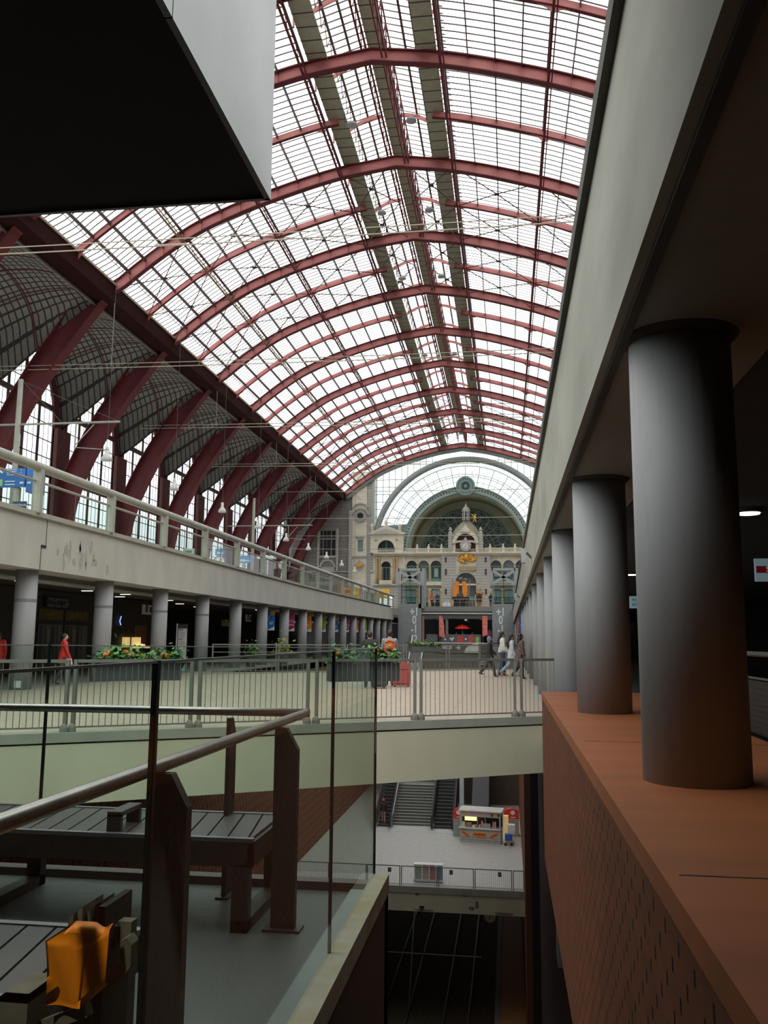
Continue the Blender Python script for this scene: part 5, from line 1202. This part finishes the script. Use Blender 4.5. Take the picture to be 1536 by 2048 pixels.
for i, (x, y, z0, w, h, c, lab) in enumerate([(-15.0, 84, 5.7, .9, .8, (.62, .30, .12), 'orange patterned poster board behind the left guardrail'), (-15.2, 90, 5.8, 1.3, .95, (.90, .45, .03), 'bright orange poster board behind the left guardrail'), (-15.0, 40.2, 5.5, .55, .3, (.45, .62, .48), 'small pale green screen behind the left guardrail'), (-13.75, 102, 6.3, 1.7, 1.1, (.92, .55, .03), 'yellow orange ticket booth beside the left lift tower'), (-16.6, 100, 6.9, 1.4, .5, (.55, .57, .62), 'pale panel with dark heading left of the grey mast')]):
    o = thing('poster_board', (x, y, z0), lab, 'board')
    MB().box(x-w, x, y, y+.12, z0, z0+h).build('panel', mat('poster_%d' % i, c, .5), o)
    MB().box(x-w*.8, x-w*.2, y-.01, y, z0+h*.35, z0+h*.7).build('print', mat('poster_print_%d' % i, tuple(v*.35 for v in c) if i != 1 else (.95, .7, .3), .5), o)
    MB().tube([(x-w/2, y+.14, 4.75), (x-w/2, y+.14, z0+h)], .04, 6).build('post', slate, o)
# orange machine and kiosks on far upper level
o = thing('maintenance_machine', (-5.6, 112, 5.45), 'orange and black lifting machine parked before the hall portal', 'machine')
MB().prism([(-6.75, 7.0), (-6.2, 6.9), (-6.1, 8.9), (-6.5, 9.0), (-6.8, 8.2)], 112, 112.8).prism([(-5.6, 6.9), (-5.1, 7.0), (-5.0, 8.3), (-5.3, 9.0), (-5.7, 8.9)], 112, 112.8).build('orange_cowl', mat('machine_orange', (.90, .27, .02), .5), o)
MB().box(-7.0, -4.8, 111.8, 113.2, 6.6, 6.95).box(-6.8, -5.0, 112, 113, 5.6, 6.6).build('chassis', black, o)
MB().tube([(-6.9, 112, 6.9), (-6.9, 112, 9.3)], .06, 6).tube([(-4.9, 112, 6.9), (-4.7, 112, 9.2)], .06, 6).build('mast_tube', steel, o)
MB().ball((-5.9, 112.2, 9.2), .3, 8).ball((-5.3, 112.2, 9.1), .25, 8).build('dark_head', slate, o)
for x in (-6.6, -5.2): MB().ring(x, 5.75, .05, .3, 111.8, 112.1, 0, 2*pi-.001, 16).build('wheel', black, o)
o = thing('orange_frame_stand', (-3.6, 112, 5.45), 'orange framed advertising stand right of the machine', 'stand')
MB().box(-4.05, -3.9, 112, 112.3, 5.45, 7.5).box(-3.15, -3.05, 112, 112.3, 5.45, 7.5).box(-4.05, -3.05, 112, 112.3, 7.35, 7.5).build('frame', mat('stand_orange', (.75, .22, .04), .5), o)
MB().box(-3.9, -3.15, 112.1, 112.2, 6.2, 7.35).build('panel', slate, o)
tag(MB().box(-7.9, -6.95, 108, 108.6, 5.45, 6.0).box(-7.7, -7.1, 108, 108.6, 6.0, 6.2).build('white_cart', white), 'small white cart on the upper bridge', 'cart')

# ================================================================== LOWER CONCOURSE
def stair_flight():
    o = thing('staircase', (-7.4, 68.4, ZL), 'wide grey staircase between two escalators on the lower concourse', 'staircase')
    b = MB(); n_ = MB(); z = ZL; y = 68.4; k = 0
    while z < ZL+6:
        if k == 14:
            b.box(-8.9, -5.95, y, y+1.3, ZL-.01, z); y += 1.3; k += 1; n_.box(-8.9, -5.95, y-1.3, y-1.22, z-.01, z+.008); continue
        b.box(-8.9, -5.95, y, y+.33, ZL-.01, z+.17); n_.box(-8.9, -5.95, y-.012, y+.06, z+.15, z+.182); z += .17; y += .31; k += 1
    b.build('steps', mat('stair_dark', (.13, .13, .12), .6), o); n_.build('nosings', mat('stair_nosing', (.50, .50, .47), .4), o)
    MB().box(-14, 1, y, y+20, ZL+5.7, z).build('upper_landing', concrete_dark, o)
    return y
ye = stair_flight()
def escalator(x0, x1, label):
    o = thing('escalator', ((x0+x1)/2, 67.2, ZL), label, 'escalator', 'escalators on the lower concourse'); w = x1-x0
    b = MB(); n_ = MB(); z = ZL; y = 67.6
    for k in range(30):
        b.box(x0+.22, x1-.22, y, y+.42, ZL-.01, z+.2); n_.box(x0+.22, x1-.22, y-.01, y+.04, z+.18, z+.21); y += .37; z += .2
    b.build('steps', mat('escalator_step', (.035, .035, .035), .5), o); n_.build('step_edges', mat('step_edge', (.15, .15, .15), .4), o)
    MB().box(x0, x1, 66.2, 67.6, ZL-.01, ZL+.02).build('landing_plate', mat('landing_plate', (.55, .55, .55), .4), o)
    for x in (x0, x1-.2):
        B = [(66.9, ZL), (66.7, ZL+.5), (66.9, ZL+.95), (67.6, ZL+1.0), (78.7, ZL+7.0), (78.7, ZL+5.9), (67.8, ZL)]
        MB().prism(B, x+.06, x+.14, 'x').build('balustrade', mat('brushed_skirt', (.42, .42, .44), .3, .7), o)
        MB().tube([(x+.1, 66.85, ZL+.2), (x+.1, 66.62, ZL+.5), (x+.1, 66.85, ZL+.98), (x+.1, 67.6, ZL+1.04), (x+.1, 78.7, ZL+7.04)], .06, 8).build('handrail', black, o)
        MB().box(x, x+.2, 67.5, 67.7, ZL, ZL+.3).build('skirt_end', steel, o)
    b = MB()
    for x in (x0+.02, x1-.02): b.tube([(x, 67.6, ZL+.9), (x, 78.7, ZL+6.9)], .035, 6)
    b.build('steel_trim', mat('bright_steel', (.75, .75, .75), .25, .8), o)
escalator(-10.1, -8.75, 'escalator left of the grey staircase, with a person at its foot')
escalator(-5.85, -4.1, 'escalator right of the grey staircase, next to the snack kiosk')
struct('wall_end', MB().box(-3.9, .8, 78, 78.3, ZL, ZL+6), mat('brown_far_wall', (.10, .07, .05), .8))
tag(MB().prism([(67.5, ZL), (78, ZL+6), (78, ZL)], -2.9, -1.6, 'x').build('stair_underside', mat('dark_slope', (.05, .05, .055), .7)), 'dark sloping underside of a stair behind the snack kiosk', 'stair')
# snack kiosk
K = thing('snack_kiosk', (-2, 63.5, ZL), 'silver hot dog kiosk with picture panels and open counter', 'kiosk')
KX0, KX1, KY = -3.5, -.62, 63.5
def kt(x, y, z): # slight turn
    a = -.14; dx, dy = x+2.0, y-KY; return (-2.0+dx*cos(a)-dy*sin(a), KY+dx*sin(a)+dy*cos(a), z)
km = mat('kiosk_silver', (.50, .49, .45), .5); B = ZL
MB(kt).box(KX0, KX1, KY, KY+.9, B, B+.95).build('counter_body', km, K)
MB(kt).box(KX0-.06, KX1+.04, KY-.1, KY+.95, B+.95, B+1.0).build('counter_top', white, K)
MB(kt).box(KX0, KX1, KY-.012, KY, B+.2, B+.215).box(KX0, KX1, KY-.012, KY, B+.36, B+.375).box(KX0, KX1, KY-.012, KY, B+.82, B+.835).build('seam', slate, K)
for x in (KX0, KX1-.1): MB(kt).box(x, x+.1, KY, KY+.1, B+1, B+1.75).build('corner_post', km, K)
MB(kt).box(KX0, KX1, KY+.85, KY+.9, B+1, B+1.75).build('back_panel', mat('kiosk_back', (.05, .045, .04), .6), K)
MB(kt).box(KX0, KX1, KY-.02, KY+.9, B+1.75, B+2.12).build('fascia', km, K)
MB(kt).prism([(KY-.12, B+2.1), (KY+1.1, B+2.22), (KY+1.1, B+2.27), (KY-.12, B+2.17)], KX0-.08, KX1+.1, 'x').build('roof', mat('kiosk_roof', (.62, .61, .56), .5), K)
bun = mat('bun_orange', (.85, .38, .08), .5); saus = mat('sausage_red', (.60, .10, .03), .5)
for cx_, w_, tilt in ((-3.1, .34, -.5), (-2.08, .52, 0), (-1.08, .36, .45)):
    def ht(x, y, z, cx_=cx_, tilt=tilt): return kt(cx_+x*cos(tilt)-z*sin(tilt), KY-.02+y, B+.58+x*sin(tilt)+z*cos(tilt))
    MB(ht).ball((0, 0, 0), w_, 12, (1, .03, .38)).build('bun_picture', bun, K); MB(ht).ball((0, -.008, 0), w_*.92, 12, (1, .03, .22)).build('sausage_picture', saus, K)
MB(kt).ball((-3.15, KY-.03, B+1.95), .25, 10, (1, .05, .35)).ball((-.98, KY-.03, B+1.93), .15, 10, (1, .05, .8)).build('fascia_picture', bun, K)
MB(kt).ball((-1.22, KY-.03, B+1.93), .13, 10, (1, .05, .8)).ball((-.76, KY-.03, B+1.93), .12, 10, (1, .05, .8)).build('fascia_picture_dark', slate, K)
b = MB(kt)
for x in (-2.75, -2.2, -1.65): b.box(x, x+.38, KY-.035, KY-.02, B+1.9, B+2.0)
b.build('pink_text_bar', mat('pink_bar', (.75, .32, .32), .5), K)
MB(kt).box(-3.2, -2.35, KY+.3, KY+.33, B+1.42, B+1.72).build('lit_menu', mat('lit_menu', (1, .75, .35), emit=1.3), K)
for x in (-2.3, -1.75): MB(kt).tube([(x, KY+.1, B+1.72), (x+.06, KY+.1, B+1.5), (x+.06, KY+.1, B+1.2)], .015, 6).build('counter_lamp', white, K)
for i, (x, w_, h_, c) in enumerate([(-3.35, .18, .33, (.85, .85, .35)), (-3.1, .4, .28, (.35, .25, .25)), (-2.65, .2, .14, (.85, .85, .82)), (-2.45, .18, .2, (.5, .25, .1)), (-2.15, .08, .2, (.8, .8, .75)), (-1.85, .5, .3, (.4, .42, .42)), (-1.2, .09, .45, (.85, .45, .5)), (-1.06, .09, .45, (.85, .45, .5)), (-2.0, .12, .45, (.7, .35, .4))]):
    p = kt(x+w_/2, KY+.25, B+1.0)
    tag(MB(kt).box(x, x+w_, KY+.12, KY+.35, B+1.0, B+1.0+h_).build('counter_item', mat('item_%d' % i, c, .5)), ['yellow box at the left end of the kiosk counter', 'brownish glass case on the kiosk counter', 'small white napkin box on the kiosk counter', 'brown box beside the napkin box on the kiosk counter', 'slim white bottle on the kiosk counter', 'grey metal grill on the kiosk counter', 'left pink cup stack on the kiosk counter', 'right pink cup stack on the kiosk counter', 'pink bottle standing mid kiosk counter'][i], 'container', 'things on the kiosk counter')
def side_unit(x0, x1, y, lab):
    o = thing('drinks_cabinet', ((x0+x1)/2, y, ZL), lab, 'cabinet'); MB().box(x0, x1, y, y+.8, ZL, ZL+1.15).build('body', mat('unit_grey', (.36, .36, .33), .6), o)
    MB().box(x0-.03, x1+.03, y-.03, y+.8, ZL+1.15, ZL+1.2).build('top', km, o)
    P = [(x0, ZL+1.2), (x1, ZL+1.2), (x1, ZL+1.7), (x1-.2, ZL+1.85), ((x0+x1)/2, ZL+1.92), (x0+.15, ZL+1.85), (x0, ZL+1.7)]
    MB().prism(P, y, y+.6).build('red_panel', mat('kiosk_red', (.72, .04, .02), .5), o)
    MB().ball(((x0+x1)/2+.1, y-.02, ZL+1.65), .16, 8, (1, .1, 1)).box((x0+x1)/2-.05, (x0+x1)/2+.3, y-.02, y, ZL+1.3, ZL+1.36).build('white_picture', white, o)
    return o
side_unit(-.42, .66, 66.0, 'grey cabinet with red panel right of the snack kiosk')
side_unit(-4.05, -3.5, 65.4, 'grey cabinet with red panel mostly hidden left of the snack kiosk')
tag(MB().box(-.45, -.1, 65.0, 65.4, ZL, ZL+1.6).build('lit_column', mat('lit_yellow', (.9, .6, .25), emit=.3)), 'small yellow menu column right of the kiosk', 'sign')
o = thing('trolley', (-.05, 63.2, ZL), 'small cart with blue bin and white bags beside the kiosk', 'cart')
MB().box(-.35, .15, 63, 63.5, ZL+.35, ZL+.75).build('blue_bin', mat('blue_bin', (.02, .12, .5), .5), o); MB().box(-.15, .35, 63.2, 63.7, ZL+.75, ZL+1.35).build('white_bag', white, o)
for x in (-.3, .1): MB().ring(x, ZL+.1, .03, .1, 63.0, 63.05, 0, 6.28, 12).build('wheel', black, o)
MB().box(-.3, .3, 63.1, 63.15, ZL+.1, ZL+.35).build('frame', steel, o)
# recycling bins
R_ = thing('recycling_station', (-4.75, 53.3, ZL), 'white recycling station with four coloured bins behind the lower railing', 'recycling bins')
MB().box(-5.6, -3.9, 53.0, 53.5, ZL+.88, ZL+1.0).box(-5.6, -3.9, 53.0, 53.5, ZL+.05, ZL+.16).build('white_frame', white, R_)
for i, c in enumerate([(.35, .45, .38), (.52, .45, .36), (.55, .22, .24), (.22, .32, .42)]):
    x = -5.55+i*.42
    MB().box(x+.04, x+.36, 53.05, 53.45, ZL+.16, ZL+.88).build('bin_bag', mat('bin_%d' % i, c, .5), R_)
    MB().box(x+.06, x+.34, 52.985, 53.0, ZL+.91, ZL+.97).build('bin_label', mat('bin_label_%d' % i, [(.5, .65, .15), (.75, .15, .08), (.6, .1, .12), (.1, .4, .7)][i], .5), R_)
    MB().box(x-.02, x+.02, 53.0, 53.1, ZL+.1, ZL+.9).build('divider', white, R_)
o = thing('track_clock', (-1.2, 53, -14.2), 'dim round clock hanging under the lower concourse slab', 'clock')
MB().ring(-1.2, -14.2, .001, .32, 53, 53.15, 0, 6.28, 24).build('dial', mat('dim_dial', (.42, .42, .22), .5), o)
MB().bar((-1.2, 52.98, -14.2), (-1.1, 52.98, -14.02), .01, .04).bar((-1.2, 52.98, -14.2), (-1.25, 52.98, -14.35), .01, .04).build('hands', black, o)
MB().tube([(-1.2, 53.07, -13.9), (-1.2, 53.07, -13.6)], .03, 6).build('hanger', slate, o)
tag(MB().box(-5.15, -4.9, 51.9, 51.95, -13.62, -13.5).box(-5.05, -5.0, 51.9, 51.95, -13.85, -13.62).build('beam_bracket', black), 'small dark bracket on the lower edge beam', 'bracket')
# small escalator head rising beyond the bridge
o = thing('escalator', (-5.6, 49, -3), 'steep escalator handrails rising just beyond the far bridge railing', 'escalator')
for x in (-6.5, -5.62, -5.5, -4.85):
    MB().tube([(x, 46.6, -1.2), (x, 50.9, 1.75 if x < -5.4 and x > -6 else 1.2)], .035 if x != -5.62 else .06, 8).build('handrail', black if x in (-5.62,) else steel, o)
MB().prism([(46.6, -2.0), (50.6, .3), (50.6, .9), (46.6, -1.3)], -5.62, -5.54, 'x').prism([(46.6, -2.0), (50.6, .3), (50.6, .9), (46.6, -1.3)], -4.88, -4.82, 'x').build('balustrade', rail_glass, o)
MB().prism([(45, -3.4), (50.6, -.2), (50.6, .2), (45, -3.0)], -6.4, -4.85, 'x').build('truss', slate, o)
# suitcases
def suitcase(x, y, w, d, h, m, lab, tilt=0, handle=True):
    o = thing('suitcase', (x, y, 0), lab, 'suitcase')
    b = MB(); c = .05; z0 = .04
    b.prism([(x-w/2+c, z0), (x+w/2-c, z0), (x+w/2, z0+c), (x+w/2, h-c), (x+w/2-c, h), (x-w/2+c, h), (x-w/2, h-c), (x-w/2, z0+c)], y-d/2, y+d/2); b.build('body', m, o)
    MB().prism([(x-w/2+.07, z0+.08), (x+w/2-.07, z0+.08), (x+w/2-.07, h*.62), (x-w/2+.07, h*.62)], y-d/2-.03, y-d/2).build('front_pocket', m, o)
    MB().tube([(x-w/2+.05, y-d/2-.005, h*.72), (x+w/2-.05, y-d/2-.005, h*.72)], .008, 5).build('zip', black, o)
    for sx in (-1, 1): MB().ball((x+sx*(w/2-.06), y-d/2+.04, .03), .03, 6).build('wheel', black, o)
    if handle: MB().tube([(x-w*.2, y+d/2-.03, h), (x-w*.2, y+d/2-.03, h+.35), (x+w*.2, y+d/2-.03, h+.35), (x+w*.2, y+d/2-.03, h)], .012, 6).build('pull_handle', black, o)
    return o
suitcase(-3.42, 28.5, .56, .28, .78, mat('suitcase_red', (.36, .07, .06), .7, c2=(.31, .055, .05), scale=12), 'large dark red suitcase on the bridge', handle=True)
o = suitcase(-3.98, 27.4, .42, .3, .55, mat('suitcase_black', (.06, .055, .055), .8), 'small dark grey suitcase left of the red one', handle=False)
MB().box(-4.12, -4.06, 27.2, 27.23, .2, .3).build('luggage_tag', white, o)

# ================================================================== PEOPLE
skin = mat('skin_brown', (.40, .21, .12), .6); skin2 = mat('skin_light', (.60, .38, .27), .6)
hair_m = mat('black_hair', (.018, .013, .012), .5)
def person(loc, head, h, label, coat, trousers, coatlen=.2, swing=(.3, -.3), arms=((.1, .2), (.1, .2)), hair='long', shoe=(.03, .02, .02), sk=None, group=None, detail=True, hat=None, vox=.016):
    """loc on the floor, head = heading angle (0 = facing +Y), heights as share of h; arms: (shoulder swing, elbow bend) left, right"""
    s = h/1.75; o = thing('person', loc, label, 'person', group); sk = sk or skin
    ca, sa = cos(head), sin(head)
    def T(x, y, z): return (loc[0]+(x*ca-y*sa)*s, loc[1]+(x*sa+y*ca)*s, loc[2]+z*s)
    def fin(b, name, m, v=vox):
        q = b.build(name, m, o); md = q.modifiers.new('remesh', 'REMESH'); md.mode = 'VOXEL'; md.voxel_size = v; md.use_smooth_shade = True
        sm = q.modifiers.new('smooth', 'SMOOTH'); sm.factor = .5; sm.iterations = 3; return q
    def limb(b, pts, rs):
        b.tube(pts, rs, 10)
        for p, r in zip(pts, rs): b.ball(p, r, 8)
    hip = .92; legs = []
    for sx, a in ((-1, swing[0]), (1, swing[1])):
        k = (sx*.095, sin(a)*.44, hip-cos(a)*.44); kb = max(0, -a*.9)+.08
        ank = (sx*.09, k[1]+sin(a-kb)*.42, max(.07, k[2]-cos(a-kb)*.42)); legs.append(((sx*.09, 0, hip), k, ank))
    drop = min(l[2][2] for l in legs)-.075      # settle the lower foot on the floor
    legs = [tuple((p[0], p[1], p[2]-drop) for p in l) for l in legs]; up = -drop
    am = []
    for sx, (a, e) in ((-1, arms[0]), (1, arms[1])):
        sh = (sx*.18, 0, 1.43+up); el = (sx*.23, sin(a)*.29, 1.43+up-cos(a)*.29); wr = (sx*.2, el[1]+sin(a+e)*.25, el[2]-cos(a+e)*.25); am.append((sh, el, wr, a+e))
    b = MB(T)      # body: one continuous surface
    b.ball((0, .01, 1.635+up), .098, 12, (.82, 1.0, 1.18)); b.ball((0, .055, 1.585+up), .06, 10, (.8, .8, .75)); b.ball((0, .112, 1.62+up), .02, 6, (.7, 1, 1.3))
    for sx in (-1, 1): b.ball((sx*.082, 0, 1.63+up), .024, 6, (.4, .8, 1.2))
    limb(b, [(0, -.01, 1.45+up), (0, 0, 1.58+up)], [.058, .05])
    b.ball((0, 0, 1.32+up), .16, 10, (1.05, .62, 1.2)); b.ball((0, 0, 1.12+up), .145, 10, (1, .66, 1.2)); b.ball((0, -.01, .97+up), .15, 10, (1.08, .72, .9))
    for l in legs: limb(b, l, [.085, .056, .036])
    for sh, el, wr, g in am:
        limb(b, [sh, el, wr], [.048, .038, .026]); hd = Vector((0, sin(g), -cos(g))); w0 = Vector(wr)
        pm = w0+hd*.06; limb(b, [tuple(w0), tuple(pm)], [.026, .032])
        if detail:
            for f in range(4): p0 = pm+Vector((0, 0, 0))+Vector(((-.5 if sh[0] > 0 else .5)*.0, (f-1.5)*.018*cos(g), (f-1.5)*.018*sin(g))); p1 = p0+hd*(.055-.006*abs(f-1.2)); p2 = p1+hd*.025+Vector((-.012 if sh[0] > 0 else .012, 0, 0)); b.tube([tuple(p0), tuple(p1), tuple(p2)], [.0095, .009, .008], 6)
            t0 = w0+hd*.03; b.tube([tuple(t0), tuple(t0+Vector((0, .035*cos(g), .03*sin(g)))+hd*.03)], [.011, .009], 6)
    fin(b, 'body', sk, .010 if detail else vox)
    b = MB(T)      # coat
    b.ball((0, 0, 1.36+up), .18, 12, (1.12, .72, .95)); b.ball((0, 0, 1.18+up), .17, 12, (1.02, .74, 1.2)); b.tube([(0, 0, 1.15+up), (0, 0, 1.0+up), (0, 0, .98+up-coatlen)], [.15, .17, .185+coatlen*.08], 14)
    b.ball((0, 0, 1.0+up), .17, 12, (1.08, .85, .8))
    for sh, el, wr, g in am: limb(b, [sh, el, wr], [.075, .06, .046])
    b.tube([(0, -.005, 1.44+up), (0, 0, 1.52+up)], [.085, .065], 10); fin(b, 'coat', coat)
    b = MB(T); b.ball((0, -.01, .95+up), .165, 12, (1.05, .8, .8))
    for l in legs: limb(b, l, [.105, .075, .062])
    fin(b, 'trousers', trousers)
    for l in legs:
        x, y, z = l[2]; b = MB(T); b.ball((x, y+.04, z-.03), .055, 8, (.8, 1, .7)); b.ball((x, y+.12, z-.045), .045, 8, (.9, 1.3, .6)); fin(b, 'shoe', mat('shoe_%d' % int(shoe[0]*100), shoe, .6), .012)
    if hair:
        b = MB(T); b.ball((0, -.02, 1.66+up), .108, 12, (.86, 1.0, 1.08)); 
        if hair == 'long': b.ball((0, -.085, 1.55+up), .085, 10, (.95, .7, 1.4)); b.tube([(0, -.1, 1.55+up), (0, -.15, 1.38+up), (0, -.14, 1.2+up), (0, -.12, 1.12+up)], [.075, .065, .045, .02], 10)
        if hair == 'bob': b.ball((0, -.05, 1.54+up), .11, 10, (1.0, .8, 1.2)); b.ball((0, -.09, 1.44+up), .09, 10, (1, .6, 1))
        if hair == 'hood': b.ball((0, -.01, 1.63+up), .122, 12, (.92, .95, 1.12)); b.ball((0, -.02, 1.5+up), .095, 10, (1, .9, .6))
        fin(b, 'hair' if hair != 'hood' else 'hood', hair_m if hair != 'hood' else mat('hood_grey', (.20, .20, .25), .8))
    return o, T, up
E0 = -pi/2   # heading +X
person((-.74, 37.0, 0), E0, 1.68, 'person in a dark jacket and grey hood striding to the right', mat('coat_dark_brown', (.035, .028, .027), .8), mat('trousers_brown', (.06, .05, .04), .8), .16, (.30, -.34), ((.3, .5), (-.1, .4)), 'hood')
o, T, up = person((-.22, 38.2, 0), E0+.15, 1.87, 'woman in a white jacket with a white shoulder bag and blue jeans', mat('coat_white', (.78, .77, .74), .7), mat('jeans_dark', (.05, .08, .13), .8), .05, (.12, -.1), ((.2, 1.0), (.1, .6)), 'long', (.45, .20, .10))
MB(T).prism([(-.18, 1.02), (.10, 1.02), (.13, 1.12), (.05, 1.22), (-.13, 1.2)], .17, .25, 'x').tube([(.2, .08, 1.2), (.18, 0, 1.47), (.2, -.16, 1.2)], .012, 6).build('shoulder_bag', mat('bag_white', (.82, .80, .76), .5), o, label='white shoulder bag')
person((.18, 37.8, 0), E0+.1, 1.79, 'woman in a pale grey coat with long dark hair and light blue jeans', mat('coat_pale_grey', (.60, .59, .62), .7), mat('jeans_light', (.38, .48, .56), .8), .22, (.35, -.38), ((.2, .9), (0, .5)), 'long', (.45, .22, .18))
person((.52, 35.4, 0), E0+.35, 1.77, 'woman in a brown patterned coat and dark trousers, rightmost of the walking group', mat('coat_patterned', (.16, .11, .10), .8, c2=(.08, .05, .05), scale=14), mat('trousers_black', (.02, .018, .018), .8), .3, (.15, -.3), ((.1, .5), (0, .3)), 'bob', (.07, .03, .02))
o, T, up = person((-3.88, 28.9, 0), .15, 1.81, 'person seen from behind in a grey top with an orange backpack', mat('top_grey', (.28, .29, .32), .8), mat('trousers_dark', (.05, .05, .055), .8), .05, (.08, -.08), ((.5, 1.9), (.6, 1.9)), 'short', sk=skin2)
b = MB(T); b.ball((0, -.2, 1.22), .2, 12, (.92, .62, 1.3)); b.ball((0, -.27, 1.12), .15, 10, (.95, .6, 1.0)); q = b.build('backpack', mat('backpack_orange', (.62, .13, .03), .7, c2=(.48, .09, .02), scale=10), o, True, label='orange backpack')
MB(T).tube([(-.14, -.28, 1.36), (0, -.34, 1.42), (.14, -.28, 1.36)], .012, 6).tube([(-.15, -.36, 1.18), (0, -.38, 1.2), (.15, -.36, 1.18)], .01, 6).build('zip', black, q)
MB(T).box(-.04, .04, -.40, -.37, 1.28, 1.30).build('logo_patch', white, q)
person((-4.35, 27.6, 0), .3, 1.76, 'person in dark clothes standing behind the corner of the glass', mat('coat_black', (.03, .028, .03), .8), mat('trousers_black', (.02, .018, .018), .8), .2, (.12, -.12), ((.3, 1.4), (.3, 1.2)), 'short', sk=skin2)
o, T, up = person((-14.0, 26.3, 0), -.9, 1.62, 'person in a bright red coat carrying a white bag beside the leftmost column', mat('coat_red', (.70, .04, .03), .7), mat('trousers_grey2', (.06, .06, .06), .8), .25, (.2, -.2), ((.2, .3), (.2, .3)), 'short', sk=skin2)
MB(T).prism([(.02, .7), (.26, .7), (.22, .9), (.06, .9)], .22, .3, 'x').build('carrier_bag', white, o)
person((-16.2, 26.2, 0), .3, 1.65, 'person in a red coat cut off by the left frame edge', mat('coat_red', (.70, .04, .03), .7), mat('trousers_grey2', (.06, .06, .06), .8), .25, (.1, -.1), hair='short', sk=skin2)
person((-9.5, 67.9, ZL+.2), .1, 1.7, 'person with a red cap at the foot of the left escalator', mat('coat_black', (.03, .028, .03), .8), mat('trousers_tan', (.35, .22, .15), .8), .1, (.1, -.1), hair='short', detail=False, vox=.025)
tag(MB().ball((-9.5, 67.9, ZL+1.88), .13, 8, (1, 1, .6)).build('red_cap', mat('cap_red', (.75, .05, .03), .6), None, True), 'small red cap on the person at the left escalator', 'cap')
far = [(-9.15, 107, 5.45, (.75, .12, .05), 'red coat at the left of the upper bridge'), (-8.45, 107, 5.45, (.05, .06, .14), 'navy coat beside the red coated person on the upper bridge'), (-6.1, 109, 5.45, (.03, .03, .03), 'black clothes under the orange machine'), (-5.5, 109, 5.45, (.04, .035, .03), 'dark clothes right of the machine on the upper bridge'), (-3.4, 108, 5.45, (.03, .035, .04), 'dark jacket leaning by the orange frame'), (-1.95, 108, 5.45, (.03, .04, .07), 'dark blue coat next to the right lift tower')]
for x, y, z, c, lab in far: person((x, y, z), random.uniform(-1, 1)+pi*(x < -7), 1.75, 'tiny distant person in '+lab, mat('far_coat_%d' % int(c[0]*100), c, .8), mat('trousers_black', (.02, .018, .018), .8), .15, (.1, -.1), hair='short', detail=False, vox=.03, group=None)
for i, (x, c) in enumerate([(-6.1, (.55, .1, .08)), (-5.3, (.6, .6, .6)), (-4.2, (.25, .22, .2)), (-2.1, (.35, .08, .12))]):
    person((x, 106.2 if i < 3 else 105, .75 if i < 3 else 1.1), pi, 1.7, 'tiny person at the restaurant, ' + ['seated left of the parasol', 'below the red parasol in white', 'right of the parasol', 'standing right of the right red flag'][i], mat('rest_coat_%d' % i, c, .8), mat('trousers_black', (.02, .018, .018), .8), .1, (.1, -.1), hair='short', detail=False, vox=.03)
